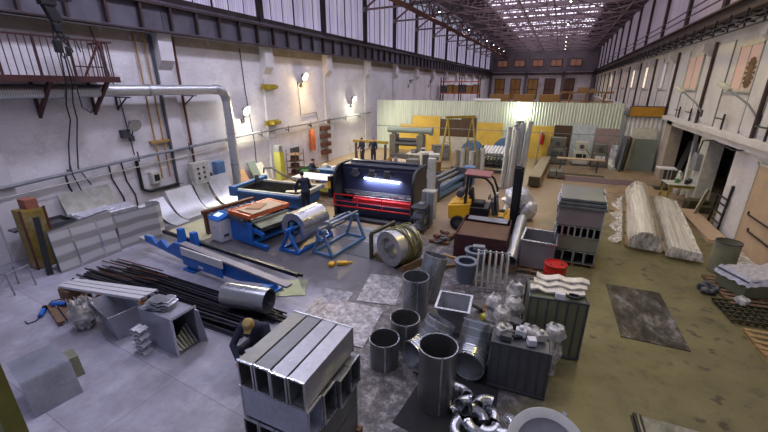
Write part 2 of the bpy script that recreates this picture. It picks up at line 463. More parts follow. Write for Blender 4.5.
# first bay of girder towards the camera
ST('crane_girder', M().box(XL+.25, -3, 7.08, XL+.65, 4.99, 7.16).box(XL+.43, -3, 7.16, XL+.47, 4.99, 8.02).box(XL+.23, -3, 8.02, XL+.67, 4.99, 8.1), 'girder_web')
# left clerestory: ribbed translucent glazing between posts
def glaze_mat(name, h, h2, s, sc=2.2, d='Y'):
    m, nt, b = new_mat(name); v = coords(nt)
    w = nt.nodes.new('ShaderNodeTexWave'); w.bands_direction = d; w.inputs['Scale'].default_value = sc
    w.inputs['Distortion'].default_value = 1.5; w.inputs['Detail'].default_value = 3
    nt.links.new(v, w.inputs['Vector'])
    f = noise(nt, coords(nt, scale=(1, 2.2, .18)), 1.7, 5)
    c = ramp(nt, f, [(.3, hexc(h)), (.7, hexc(h2))])
    c = mix(nt, maprange(nt, w.outputs['Fac'], 0, .35, .45, 0), c, hexc('6f6a86'))
    nt.links.new(c, b.inputs['Base Color']); nt.links.new(c, b.inputs['Emission Color'])
    b.inputs['Emission Strength'].default_value = s; b.inputs['Roughness'].default_value = .3
    return m
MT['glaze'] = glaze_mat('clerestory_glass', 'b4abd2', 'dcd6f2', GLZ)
for i, y in enumerate(BAYS[:-1]):
    ST('window_%d' % (i+1), M().box(XL-.12, y+.08, 8.5, XL-.06, y+5.92, 12.3), 'glaze')
    m = M().box(XL-.05, y-.14, 8.1, XL+.2, y+.14, 12.6).box(XL-.05, y+2.96, 8.5, XL, y+3.04, 12.4)
    for j in (1, 2, 4, 5): m.box(XL-.06, y+j-.015, 8.5, XL-.03, y+j+.015, 12.4)
    ST('window_post', m, 'girder')
ST('trim_2', M().box(XL-.3, -4, 7.9, XL+.1, YE, 8.5), 'girder')
# roof deck with a long glazed monitor in the middle
MT['deck'] = paint('roof_deck', '463c3e', .7, 0, .3, .6, dirt='2c2426', dirt_amt=.6)
SKL, SKR = -9.2, 3.4
ST('ceiling', M().box(XL-.3, -4, 14.5, SKL, YE+.3, 14.7).box(SKR, -4, 14.5, 12, YE+.3, 14.7), 'deck')
def sky_mat():
    m, nt, b = new_mat('skylight_glass'); v = coords(nt)
    f = noise(nt, coords(nt, scale=(.6, .25, 1)), 1.1, 4)
    c = ramp(nt, f, [(.35, hexc('aaa5b8')), (.65, hexc('d6d2e2'))])
    nt.links.new(c, b.inputs['Emission Color']); b.inputs['Base Color'].default_value = hexc('c8c6d4')
    b.inputs['Emission Strength'].default_value = SKY; return m
MT['skyl'] = sky_mat()
for i, y in enumerate([-1]+BAYS[:-1]):
    ST('skylight', M().box(SKL, y+.06, 14.62, SKR, y+5.94, 14.68), 'skyl')
    m = M()
    for j in range(9):
        x = SKL+(SKR-SKL)*j/8; m.box(x-.06, y, 14.4, x+.06, y+6, 14.6)
    for j in range(3): m.box(SKL, y+j*2-.05, 14.4, SKR, y+j*2+.05, 14.56)
    ST('skylight_frame', m, 'truss')
# trusses
for y in BAYS[1:]:
    zb, zt = 12.05, 14.3; m = M()
    m.bar((XL+.1, y, zb), (XR+.2, y, zb), .2, .18).bar((XL+.1, y, zt), (XR+.2, y, zt), .2, .18)
    N = 12; w = (XR-XL)/N
    for j in range(N+1):
        x = XL+.1+j*w
        m.bar((x, y, zb), (x, y, zt), .09)
        if j < N: m.bar((x, y, zb if j % 2 else zt), (x+w, y, zt if j % 2 else zb), .1)
    # knee brace to the column
    m.bar((XL, y, 10.75), (XL+2.0, y, 12.05), .13).bar((XL, y, 10.75), (XL+3.4, y, 10.8), .13).boxc((XL+.08, y, 10.75), (.3, .3, .35))
    m.bar((XL+3.4, y, 10.8), (XL+3.4, y, 12.05), .13)
    ST('roof_truss', m, 'truss')
# purlins and longitudinal bracing
for x, z, w in [(XL+.2, 12.4, .12), (-12.9, 14.2, .1), (-11.4, 12.2, .2), (-9.2, 14.2, .16), (-7, 12.12, .1), (-4.3, 12.12, .12), (-1.5, 12.12, .1), (.6, 14.1, .1), (3.4, 14.2, .16), (4.8, 12.12, .1)]:
    ST('purlin', M().bar((x, 10, z), (x, YE, z), w, w*1.2), 'truss')
# lattice walkway girder inside the left eaves
m = M(); x = XL+3.4
m.bar((x, 10, 10.9), (x, YE, 10.9), .16, .16)
k = 0; y = 11
while y < YE-1.6:
    m.bar((x, y, 10.95 if k % 2 else 12.1), (x, y+1.5, 12.1 if k % 2 else 10.95), .08); y += 1.5; k += 1
m.box(x-.35, 10, 10.78, x+.35, YE, 10.83)
ST('eaves_walkway', m, 'rust')
# cross bracing in plan just under the glass: the web of light pipes
for i, y in enumerate(BAYS[2:-1]):
    m = M()
    for j in range(7):
        xa = XL+1+j*2.9
        m.bar((xa, y, 12.2), (xa+2.9, y+6, 12.2), .07).bar((xa+2.9, y, 12.25), (xa, y+6, 12.25), .07)
    for j in (1.5, 3, 4.5): m.bar((XL+.3, y+j, 13.1), (XR, y+j, 13.1), .08)
    ST('roof_brace', m, 'truss')
# end wall
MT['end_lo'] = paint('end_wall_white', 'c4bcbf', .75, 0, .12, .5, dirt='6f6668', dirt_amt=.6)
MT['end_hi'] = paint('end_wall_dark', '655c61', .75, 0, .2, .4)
ST('wall_back', M().box(XL-.3, YE, 0, XR+.3, YE+.3, 7.9), 'end_lo')
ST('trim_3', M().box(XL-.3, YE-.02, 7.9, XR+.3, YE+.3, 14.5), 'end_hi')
MT['lit_or'] = emit('orange_lit_pane', '8a5f4c', .2)
MT['brown_door'] = paint('brown_door', '5d4030', .6, 0, .2, .8)
MT['or_door'] = paint('ochre_door', '9a6f35', .6, 0, .2, .8)
wn = 20
for x in (-12.1, -8.6, -5.0, -1.5, 2.1):
    w = ST('window_%d' % wn, M().rect_frame(x-1.1, 8.95, x+1.1, 10.35, YE-.12, YE-.03, .12).box(x-.05, YE-.1, 9, x+.05, YE-.04, 10.3), 'girder'); wn += 1
    mk('pane', M().box(x-1., YE-.07, 9.05, x+1., YE-.05, 10.25), 'lit_or', w)
for i, x in enumerate((-12.3, -9, -5.5, -2.2, 1.4)):
    d = ST('door_%d' % (i+1), M().box(x-.9, YE-.1, 2.6, x+.9, YE-.02, 6.5), 'or_door' if i in (0, 1, 2) else 'brown_door')
    mk('door_rail', M().box(x-.05, YE-.13, 2.6, x+.05, YE-.1, 6.5).box(x-.9, YE-.13, 4.4, x+.9, YE-.1, 4.55).rect_frame(x-1.05, 2.5, x+1.05, 6.65, YE-.12, YE-.04, .15), 'girder', d)
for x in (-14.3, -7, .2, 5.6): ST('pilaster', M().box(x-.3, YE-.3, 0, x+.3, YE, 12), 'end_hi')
ST('crane_girder', M().box(XL, YE-.5, 7.3, XR, YE-.3, 7.8), 'girder')
# right wall, upper
MT['clad_r'] = glaze_mat('upper_panel_glow', '85788a', 'a99ca9', .2)  # dim glow added to brighten the dark upper right wall panels
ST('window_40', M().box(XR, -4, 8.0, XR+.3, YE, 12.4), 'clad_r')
ST('trim_4', M().box(XR, -4, 12.4, XR+.3, YE, 14.5), 'girder')
for y in BAYS:
    for yy in (y,):
        if yy < YE: ST('wall_post', M().box(XR-.16, yy-.2, 8.0, XR, yy+.2, 12.4), 'girder')
        ST('cladding_strip', M().box(XR-.05, yy+.35, 8.3, XR, yy+.6, 12.4), 'plaster')
ST('wall_right', M().box(XR, 27.6, 0, XR+.3, YE, 8.0).box(XR, -4, 3.3, XR+.3, 27.6, 8.0).box(XR, -4, 0, XR+.3, 17.75, 3.3), 'wall_r')
# crane rail on brackets, conductor rails under it
m = M().box(5.5, 4, 7.62, 5.9, YE, 7.68).box(5.68, 4, 7.68, 5.72, YE, 8.05).box(5.5, 4, 8.05, 5.9, YE, 8.12)
ST('crane_girder', m, 'girder')
m = M()
for z in (7.35, 7.2, 7.05): m.bar((5.45, 4, z), (5.45, YE, z), .045)
y = 9.
while y < YE: m.bar((5.45, y, 7.02), (5.45, y, 7.66), .05).bar((5.4, y, 7.4), (6.2, y, 7.4), .06); y += 1.5
ST('conductor_rail', m, 'steel_blk')
m = M(); y = 9.5
while y < YE: m.bar((5.7, y, 7.66), (6.2, y, 7.5), .12).bar((5.7, y, 8.1), (6.2, y, 8.3), .1); y += 1.5
m.bar((5.6, 5, 8.55), (5.6, YE, 8.55), .05).bar((5.6, 5, 8.9), (5.6, YE, 8.9), .05)
ST('rail_bracket', m, 'girder')
# first storey right: columns with white corbels, panels, windows, ledge
for y in BAYS:
    m = M().box(XR-.12, y-.2, 3.5, XR, y+.2, 6.0)
    m.prism([(XR-.12, y-.15, 6.0), (XR, y-.15, 6.0), (XR, y-.15, 7.0), (XR-.5, y-.15, 7.0), (XR-.5, y-.15, 6.72), (XR-.12, y-.15, 6.4)], (0, .3, 0))
    ST('pilaster', m, 'plaster')
    ST('drain_pipe', M().tube([(XR-.1, y-.34, 3.4), (XR-.1, y-.34, 7.)], .07, 8), 'girder')
ST('trim_5', M().box(XR-.35, -4, 3.3, XR+.05, 27.6, 3.48).box(XR-.2, -4, 3.05, XR, 27.6, 3.3), 'plaster')
ST('trim_6', M().box(XR-.2, 27.7, 3.2, XR, YE, 3.45), 'plaster')
MT['win_warm'] = emit('curtained_pane', 'bb9c92', .22)
MT['win_bright'] = emit('bright_pane', 'f3e2d4', .6)
MT['win_grey'] = emit('frosted_pane', 'c3bcc6', .3)
wn = 30
for i, (y0, y1, mt) in enumerate([(18.0, 20.0, 'win_warm'), (24.2, 26.6, 'win_warm'), (31.5, 33.2, 'win_grey'), (37.4, 39.6, 'win_bright'), (43.5, 45.8, 'win_bright'), (49.4, 51.6, 'win_warm'), (55.4, 57.6, 'win_warm'), (61.4, 63.6, 'win_bright'), (67.4, 69.6, 'win_warm')]):
    m = M()
    for a, b_ in ((y0, y0+.08), (y1-.08, y1), ((y0+y1)/2-.03, (y0+y1)/2+.03)): m.box(XR-.06, a, 5.0, XR+.0, b_, 6.6)
    m.box(XR-.06, y0, 4.95, XR, y1, 5.03).box(XR-.06, y0, 6.55, XR, y1, 6.63)
    w = ST('window_%d' % wn, m, 'offwhite'); wn += 1
    mk('pane', M().box(XR-.03, y0+.06, 5.03, XR-.005, y1-.06, 6.55), mt, w)
# flat cladding panels between window and column, and seams
for y in BAYS[:-1]:
    ST('wall_panel', M().box(XR-.04, y+.35, 3.6, XR, y+.95, 6.85).box(XR-.04, y+3.75, 3.6, XR, y+5.5, 6.85), 'panel_r')
    ST('wall_seam', M().box(XR-.045, y+.97, 3.5, XR-.005, y+1.02, 6.9).box(XR-.045, y+3.68, 3.5, XR-.005, y+3.74, 6.9).box(XR-.045, y+1.02, 4.86, XR-.005, y+3.68, 4.9), 'grey')
# ground floor recess behind the right wall
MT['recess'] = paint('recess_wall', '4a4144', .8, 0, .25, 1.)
ST('wall_recess', M().box(9.6, 17.5, 0, 9.8, 30, 3.3).box(XR+.3, 17.55, 0, 9.6, 17.75, 3.3).box(XR+.3, 28.6, 0, 9.6, 28.8, 3.3), 'recess')
ST('ceiling_recess', M().box(XR+.3, 17.5, 3.3, 9.8, 28.8, 3.4), 'recess')
ST('pilaster', M().box(6.15, 20.4, 0, 6.7, 21.5, 3.3), 'offwhite')
ST('pilaster', M().box(6.0, 26.2, 0, 6.6, 27.4, 3.3), 'brick_bare')
ST('door_8', M().box(XR-.08, 12.0, 0, XR-.01, 15.55, 2.78), 'ply')
ST('trim_7', M().box(XR-.1, 15.55, 0, XR, 15.65, 2.85).box(XR-.1, 12.0, 2.78, XR, 15.65, 2.86), 'offwhite')
# partition of corrugated sheet across the hall
def corrug(name, x0, x1, y, z0, z1, mat, pitch=.19, amp=.03):
    nn = int((x1-x0)/pitch*4); m = M()
    path = [(x0+(x1-x0)*i/nn, y+amp*(0, 1, 0, -1)[i % 4], z0) for i in range(nn+1)]
    m.strip(path, (0, 0, z1-z0), .006); return ST(name, m, mat)
def corr_mat():
    m, nt, b = new_mat('corrugated_white'); v = coords(nt)
    f = noise(nt, coords(nt, scale=(1.5, 1, .2)), 1.5, 6)
    nt.links.new(ramp(nt, f, [(.3, hexc('b2bab2')), (.7, hexc('cdd4cb'))]), b.inputs['Base Color'])
    b.inputs['Roughness'].default_value = .45; return m
MT['corr'] = corr_mat()
corrug('wall_partition', XL+.6, 4.1, 30, 0, 4.05, 'corr')
ST('trim_8', M().box(XL+.6, 29.93, 1.9, 4.1, 29.97, 1.95).box(XL+.6, 30.05, 3.9, 4.1, 30.12, 4.0), 'grey')
corrug('wall_booth', 4.2, XR, 29.0, 0, 3.3, 'white', .24, .035)
ST('trim_9', M().box(4.12, 28.95, 0, 4.2, 30.1, 3.3), 'grey')
ST('ceiling_booth', M().box(4.12, 28.9, 3.3, XR, 34, 3.4), 'dgrey')
# ------------------------------------------------------------------ light
w = bpy.data.worlds.new('world'); scene.world = w; w.use_nodes = True
bg = w.node_tree.nodes['Background']; bg.inputs[0].default_value = hexc('b9bdd8'); bg.inputs[1].default_value = WLD
scene.view_settings.view_transform = 'Standard'; scene.view_settings.look = 'None'
scene.view_settings.exposure = EXPO; scene.view_settings.gamma = 1; scene.view_settings.use_curve_mapping = False
def lamp(kind, loc, energy, color, size=.3, rot=None, name='lamp', spot=None):
    d = bpy.data.lights.new(name, kind); d.energy = energy; d.color = hexc(color)[:3]
    if kind == 'AREA': d.size = size
    else: d.shadow_soft_size = size
    if spot: d.spot_size = R(spot); d.spot_blend = .6
    o = bpy.data.objects.new(name, d); COL.objects.link(o); o.location = loc
    if rot: o.rotation_euler = rot
    return o
# ================================================================== LEFT WALL
t = T('wall_catwalk', 'small rust-brown steel balcony with barred railing high on the left wall', 'balcony', (XL, 3.2, 5.34))
mk('deck', M().box(0, 0, 0, 1.2, 5.25, .07).box(1.12, 0, -.08, 1.22, 5.27, .1), 'maroon', t)
mk('handrail', M().bar((1.17, 0, 1.15), (1.17, 5.25, 1.15), .05).bar((1.17, 5.22, 1.15), (0, 5.22, 1.15), .05).bar((1.17, 4.0, .38), (1.17, 4.9, .38), .035).bar((1.17, 4.25, .1), (1.17, 4.85, 1.1), .05), 'maroon', t)
for i in range(29):
    y = .15+i*.175; w_ = .055 if i % 5 == 2 else .02
    mk('baluster', M().bar((1.17, y, .05), (1.17, y, 1.15), w_), 'maroon', t)
for i in range(4): mk('baluster', M().bar((.15+i*.28, 5.22, .05), (.15+i*.28, 5.22, 1.15), .03), 'maroon', t)
for y in (3.3, 4.9):
    mk('bracket', M().bar((.02, y, -1.05), (1.15, y, -.02), .1).bar((.03, y, -1.15), (.03, y, 0), .08).bar((.02, y, -.04), (1.15, y, -.04), .07), 'maroon', t)
t = T('crane_trolley_hoist', 'black hoist block with hook and dangling cable loops hanging before the balcony', 'hoist', (-13.2, 6.75, 6.1))
mk('trolley', M().boxc((0, .05, 1.42), (.34, .95, .2)).boxc((0, -.05, 1.25), (.26, .36, .2)), 'black', t, bevel=.01)
mk('block', M().boxc((0, 0, 1.0), (.2, .26, .5), (.3, 0, 0)).boxc((0, .05, .6), (.18, .2, .22)), 'black', t, bevel=.02)
mk('hook', M().tube([(0, 0, .62), (0, 0, .45), (0, .1, .36), (0, .05, .24), (0, -.07, .28)], .025), 'black', t)
mk('chain', M().tube([(0, -.06, 1.2), (0, -.1, .2), (0, 0, -.1)], .018).tube([(0, .1, 1.2), (0, .15, .2)], .018).tube([(0, 0, .4), (0, .25, .1), (0, .1, -.1), (0, -.15, .15), (0, 0, .4)], .02).tube([(0, .05, .5), (.05, -.2, .2), (.05, .0, -.2), (0, .3, 0), (0, .12, .5)], .02).tube([(0, 0, .5), (0, .45, .3), (0, .5, 0)], .018), 'black', t)
mk('pendant_control', M().boxc((0, -.05, .12), (.16, .18, .34)).boxc((0, .18, .0), (.12, .12, .26)), 'black', t, bevel=.02)
S1('power_cable', 'left of two black cables drooping from the hoist down the left wall', 'cable', M().tube([(-13.2, 6.7, 6.0), (-13.4, 6.75, 5.2), (-14.0, 6.9, 4.6), (-14.6, 7.2, 4.1), (-14.7, 7.0, 3.3), (-14.72, 6.85, 2.5), (-14.7, 7.05, 1.5)], .02, 6), 'black')
S1('power_cable', 'right of two black cables drooping from the hoist down the left wall', 'cable', M().tube([(-13.2, 6.8, 6.0), (-13.4, 6.9, 5.2), (-14.0, 7.1, 4.65), (-14.6, 7.4, 4.1), (-14.7, 7.25, 3.3), (-14.72, 7.1, 2.5), (-14.7, 7.35, 1.85)], .02, 6), 'black')
S1('power_cable', 'black cable looping from the hoist to the balcony bracket', 'cable', M().tube([(-13.2, 6.85, 6.0), (-13.4, 7.0, 5.2), (-13.95, 7.3, 4.5), (-14.3, 7.7, 4.3), (-14.6, 8.0, 4.45)], .016, 6), 'black')
# round duct
t = T('ventilation_duct', 'round silver ventilation duct running along the left wall and dropping down to the floor', 'duct', (XL, 0, 0))
def dpath(p, q, r): return M().cyl(p, q, r, seg=28)
o = mk('duct_run', M().cyl((0, 0, -5), (0, 0, 5), .2, seg=28), 'spiral', t, loc=(.56, 8.05, 5.0), rot=(-pi/2, 0, 0))
m = M(); rr = .2
mk('duct_elbow', M().tube([(.56, 13.05+.5*sin(a), 4.5+.5*cos(a)) for a in [pi/2*i/6 for i in range(7)]], rr+.012, 28), 'galv', t)
o = mk('duct_drop', M().cyl((0, 0, 0), (0, 0, 4.5), .2, seg=28), 'spiral', t, loc=(.56, 13.55, .05))
for y in (4.1, 7, 9.8, 12.95): mk('duct_collar', M().ring((.56, y-.04, 5), (.56, y+.04, 5), .22, .19, 28), 'galv', t)
for z in (1.5, 3.0): mk('duct_collar', M().ring((.56, 13.55, z-.04), (.56, 13.55, z+.04), .22, .19, 28), 'galv', t)
for y in (8.9, 11.7): mk('duct_bracket', M().bar((0, y, 4.76), (.85, y, 4.76), .04).bar((0, y, 4.35), (.65, y, 4.76), .04).bar((.02, y, 4.3), (.02, y, 4.85), .05), 'black', t)
# conduit and pipes
t = T('conduit_run', 'long pale conduit pipe crossing the left wall at head height', 'pipe', (XL, 0, 0))
mk('pipe', M().tube([(.22, 3, 2.2), (.22, 9, 2.52), (.22, 15.5, 2.78), (.22, 29.5, 3.02)], .06, 8), 'grey', t)
for i in range(11):
    y = 4.5+i*2.3; mk('hanger', M().bar((.02, y, 2.36+y*.018), (.26, y, 2.32+y*.018), .04).bar((.26, y, 2.22+y*.018), (.26, y, 2.6+y*.018), .04), 'dgrey', t)
S1('wall_rail', 'thin rusty pipe along the left wall just under the pale conduit', 'pipe', M().tube([(XL+.19, 3, 1.95), (XL+.19, 14, 2.35), (XL+.19, 29, 2.75)], .018, 6), 'offwhite')
for k, (y, c, lab) in enumerate([(10.0, 'wood', 'left of two yellow gas pipes climbing the left wall by the electric box'), (10.36, 'wood', 'right of two yellow gas pipes climbing the left wall by the electric box')]):
    S1('gas_pipe', lab, 'pipe', M().tube([(XL+.1, y, 1.5), (XL+.1, y, 7.05)], .032, 8), MT.setdefault('gas', paint('gas_yellow', '9c7c46', .5)))
S1('pipe_clamp', 'yellow clamp bar across the two gas pipes', 'clamp', M().box(XL+.0, 9.8, 2.95, XL+.16, 10.6, 3.06), 'gas')
S1('gas_pipe', 'thin brown pipe right of the pilaster beside the grey control cabinet', 'pipe', M().tube([(XL+.1, 11.65, 1.8), (XL+.1, 11.62, 4), (XL+.1, 11.6, 7.05)], .05, 8), 'rust')
S1('drain_pipe', 'grey pipe behind the gas pipes on the left wall', 'pipe', M().tube([(XL+.09, 10.65, 1.2), (XL+.09, 10.62, 7.0)], .05, 8), 'dgrey')
S1('drain_pipe', 'thick black pipe bent at the bottom left of the electric box', 'pipe', M().tube([(XL+.08, 9.1, 2.4), (XL+.08, 9.1, 1.25), (XL+.08, 9.35, 1.1), (XL+.08, 10.9, 1.1)], .065, 8), 'black')
S1('power_cable', 'straight thin cable from crane girder to floor lamp box on left wall', 'cable', M().tube([(XL+.05, 8.56, 7.05), (XL+.05, 9.02, 4.7), (XL+.05, 9.1, 2.6)], .018, 6), 'black')
S1('power_cable', 'dark cable hanging below the conduit above the silver sheet table', 'cable', M().tube([(XL+.02, 6.7, 2.4), (XL+.02, 6.72, 1.9), (XL+.02, 6.95, 1.1)], .03, 6), 'black')
S1('power_cable', 'dark cable below the conduit left of the thick black pipe', 'cable', M().tube([(XL+.035, 8.55, 2.42), (XL+.035, 8.6, 1.7), (XL+.035, 8.8, 1.1), (XL+.035, 8.8, 0)], .025, 6), 'black')
S1('power_cable', 'dark cable below the conduit dropping to the curled sheet end', 'cable', M().tube([(XL+.035, 8.1, 2.4), (XL+.035, 8.1, 1.9), (XL+.035, 8.35, 1.1), (XL+.035, 8.35, 0)], .025, 6), 'black')
S1('power_cable', 'wavy black cable on the wall beside the yellow bracket column', 'cable', M().tube([(XL+.05, 15.3, 6.9), (XL+.05, 15.35, 4.9), (XL+.05, 15.6, 2.2), (XL+.05, 15.5, 0)], .022, 6), 'black')
S1('power_cable', 'thin dark cable beside the second wall floodlight', 'cable', M().tube([(XL+.05, 19.8, 5.4), (XL+.05, 19.9, 3.4), (XL+.05, 21.6, 3.5), (XL+.05, 21.8, 2.9)], .02, 6), 'black')
# yellow brackets on the column
for z, lab in ((5.1, 'upper of two yellow jib brackets on the left wall pilaster'), (3.2, 'lower of two yellow jib brackets on the left wall pilaster')):
    t = T('jib_bracket', lab, 'bracket', (XL+.14, 17, z), 0, 'yellow jib brackets')
    mk('plate', M().box(0, -.55, -.14, .1, .55, .14), MT.setdefault('ochre', paint('ochre_bracket', '8f7d24', .55, 0, .2)), t, bevel=.01)
    for y in (-.3, .16): mk('arm', M().box(.1, y, -.09, .45, y+.14, .09), 'ochre', t)
    mk('clamp', M().box(-.12, -.42, -.12, 0, -.34, .12).box(-.12, .34, -.12, 0, .42, .12), 'rust', t)
# electric boxes
def ebox(loc, d, mat, lab, cat='electric box', disp=True):
    t = T('electric_box', lab, cat, loc)
    x, y, z = d
    mk('case', M().box(0, 0, 0, x, y, z), mat, t, bevel=.012)
    mk('door', M().box(x, .03, .03, x+.02, y-.03, z-.03), mat, t, bevel=.006)
    return t
t = ebox((XL, 9.5, 1.35), (.18, .42, .5), 'offwhite', 'small pale electric box with dark window on the left wall under the conduit')
mk('window', M().box(.2, .1, .12, .21, .32, .38), 'black', t)
t = T('control_cabinet', 'beige control cabinet with rows of knobs on the left wall near leaning sheets', 'control cabinet', (XL+.3, 11.1, .95))
mk('case', M().box(0, 0, 0, .3, .85, 1.0), 'offwhite', t, bevel=.015)
cdoor = mk('door', M().box(.3, .04, .04, .32, .81, .96), 'offwhite', t, bevel=.006)
for a in range(3):
    for b_ in range(2): mk('knob', M().cyl((.32, .25+b_*.3, .3+a*.22), (.37, .25+b_*.3, .3+a*.22), .045, seg=12), 'black', cdoor)
t = ebox((XL, 12.65, 1.1), (.3, .5, .62), 'blue_dull', 'dull blue tilted box on the left wall left of the duct drop')
S1('motor_fan', 'small dark electric motor by the wall left of the blue box', 'motor', M().cyl((XL+.05, 12.1, 1.15), (XL+.4, 12.1, 1.15), .2, seg=20).cyl((XL+.4, 12.1, 1.15), (XL+.5, 12.1, 1.15), .12, seg=16).box(XL, 11.95, .85, XL+.4, 12.25, 1.0), 'dgrey')
t = ebox((XL, 8.75, 3.3), (.2, .3, .3), 'dgrey', 'dark box under the unlit grey floodlight on the left wall')
# floodlights
MT['lampglass'] = emit('lit_lamp_glass', 'fffbe8', 14.)
MT['lampglass_w'] = emit('lit_lamp_glass_warm', 'ffe9c0', 14.)
def flood(loc, lab, lit='lampglass', d=(1, 0, -.5), body='grey'):
    t = T('flood_lamp', lab, 'floodlight', loc)
    dv = V(d).normalized()
    mk('arm', M().tube([(0, 0, -.45), (.12, 0, -.35), (.3, 0, 0)], .025, 8), 'dgrey', t)
    mk('mount', M().boxc((.03, 0, -.5), (.1, .2, .2)), 'dgrey', t, bevel=.01)
    hs = mk('housing', M().lathe([(0, -.2), (.07, -.2), (.1, -.14), (.22, .06), (.24, .08), (.24, .1)], (.32, 0, .03), 24, dv), body, t)
    mk('lens', M().lathe([(0, .09), (.225, .09), (.225, .07)], (.32, 0, .03), 24, dv), lit or 'offwhite', hs)
    return t
flood((XL, 9.14, 3.75), 'unlit grey floodlight on the left wall below the silver duct', None)
flood((XL, 14.95, 3.95), 'lit floodlight on the left wall right of the duct drop')
flood((XL, 20.15, 5.68), 'lit warm floodlight highest on the left wall above the yellow brackets', 'lampglass_w')
flood((XL, 26.37, 4.2), 'lit floodlight on the left wall nearest the corrugated partition')
flood((XL, 39, 5.6), 'unlit grey floodlight on the left wall beyond the partition', None)
flood((XL, 46, 5.6), 'unlit small grey floodlight far along the left wall near the racks', None)
t = T('flood_lamp', 'lit lamp fixed on the corrugated partition left of the tall pipes', 'floodlight', (-2.31, 29.965, 3.45))
mk('housing', M().boxc((0, -.06, 0), (.3, .12, .24)), 'dgrey', t, bevel=.01); mk('lens', M().boxc((0, -.13, .0), (.27, .03, .21)), 'lampglass', t)
mk('junction_box', M().boxc((0, -.03, -.85), (.35, .1, .22)), 'dgrey', t, bevel=.01)
# ---- sheets leaning on the wall
MT['sheet_l2'] = galv('curved_sheet', 'bcbec4', .42, 5, metal=.55, bmp=.03)
def lean_sheet(y0, y1, xf, xw, h, mat, lab, twist=0.):
    m = M(); n = 8
    path = []
    for i in range(n+1):
        u = i/n; path.append((xf+(xw-xf)*(u**.75), y0, .006+h*u**1.9))
    m.strip(path, (0, y1-y0, 0), .004); return S1('sheet_metal', lab, 'metal sheet', m, mat, group='curved sheets leaning on the left wall')
lean_sheet(8.3, 8.95, -13.25, -14.35, .75, 'galv', 'narrow bright steel sheet leaning at the left wall beside the curled sheet end')
lean_sheet(9.0, 9.6, -12.95, -14.3, .85, 'sheet_l2', 'light steel sheet curving up the left wall under the electric box')
lean_sheet(9.7, 10.95, -13.2, -14.28, 1.05, 'sheet_l2', 'broad shiny steel sheet curving up the left wall below the control cabinet')
lean_sheet(11.0, 11.7, -13.3, -14.25, 1.15, 'galv', 'steel sheet curving up the wall just right of the control cabinet')
lean_sheet(11.8, 12.9, -13.1, -14.25, 1.2, 'sheet_l2', 'rightmost curved steel sheet leaning on the wall left of the duct drop')
S1('floor_mat', 'pale yellow-green board lying on the floor before the curved sheets', 'board', M().box(-12.7, 8.3, 0, -10.75, 10.4, .02), MT.setdefault('mat_y', paint('pale_olive_board', 'a9a689', .6, 0, .15, 1.5, dirt='8a8560')))
# ---- sheet bench in the left corner
t = T('sheet_stack', 'leaning stack of galvanised sheets with painted reflection bands, on edge in the left corner', 'sheet stack', (-12.5, 5.75, 0))
for i in range(5):
    z1 = 1.22-.03*(i % 2)
    mk('sheet', M().hexa([(-.035*i, -.85, 0), (-.035*i+.02, -.85, 0), (-.035*i+.02, .85, 0), (-.035*i, .85, 0)],
        [(-.035*i-.22, -.8, z1), (-.035*i-.2, -.8, z1), (-.035*i-.2, .9, z1+.16), (-.035*i-.22, .9, z1+.16)]), MT.setdefault('galv_refl_band', galv('galvanised_reflection_bands', 'b7b9be', .34, 5, metal=.6)) if i == 0 else 'galv_dark', t)
for y in (-.32, .38): mk('strap', M().bar((.03, y, .02), (-.18, y+.03, 1.22), .012, .04), 'galv_bright', t)
t = T('work_table', 'steel table behind the leaning sheets in the left corner', 'table', (-13.75, 6.6, 0))
mk('tabletop', M().box(-.7, -1.3, 1.0, .5, 1.3, 1.06), 'galv_dark', t)
for x in (-.6, .4):
    for y in (-1.2, 1.2): mk('leg', M().bar((x, y, 0), (x, y, 1.0), .06), 'dgrey', t)
S1('foil_bundle', 'bright foil-wrapped flat bundle lying on the corner steel table', 'bundle', M().boxc((-13.45, 6.9, 1.15), (.7, 1.7, .16), (0, .05, -.12)).boxc((-13.4, 6.6, 1.25), (.5, 1.0, .06), (.04, .1, .1)), MT.setdefault('foil', paint('bright_foil', 'c9cbd6', .3, .4, .25, 9, bmp=.7)), bevel=.04)
S1('sheet_offcut', 'upright grey sheet offcut behind the foil bundle at the wall', 'metal sheet', M().strip([(-14.45, 6.3, 1.06), (-14.6, 6.3, 1.4), (-14.7, 6.3, 1.75)], (0, 1.6, 0)), 'galv')
S1('metal_tray', 'dull tray of scrap on the left end of the corner table', 'tray', M().duct(-14.2, 5.32, 1.06, -13.4, 6.0, 1.22, .02, 'z').box(-14.1, 5.4, 1.06, -13.5, 5.9, 1.14), 'dgrey')
S1('curled_sheet', 'tall galvanised sheet standing on edge with its right end curled, by the corner table', 'metal sheet', M().strip([(-12.62, 6.72, 0), (-12.6, 7.3, 0), (-12.5, 7.75, 0), (-12.42, 8.0, 0), (-12.5, 8.2, 0), (-12.72, 8.3, 0), (-12.95, 8.22, 0), (-13.0, 8.0, 0)], (0, 0, 1.22), .006), 'galv_refl_band')
S1('leaning_post', 'black post leaning against the left end of the sheet stack', 'post', M().bar((-12.7, 4.72, 0), (-13.2, 5.0, 1.6), .14, .09), 'black')
t = T('metal_cupboard', 'old yellow metal cupboard with peeling white patches in the left corner', 'cupboard', (-13.72, 5.03, 0))
mk('body', M().box(-.15, -.27, 0, .33, .27, 1.8), MT.setdefault('cup_y', paint('peeling_yellow', '7d6a28', .6, 0, .3, 3, dirt='a8a49a', dirt_amt=.7)), t, bevel=.01)
mk('door', M().box(.33, -.25, .08, .355, .25, 1.76), 'cup_y', t, bevel=.005)
mk('frame', M().box(.33, -.31, 0, .37, -.26, 1.84).box(.33, .26, 0, .37, .31, 1.84), 'rust', t)
mk('handle', M().boxc((.37, .18, .95), (.04, .03, .16)), 'dgrey', t)
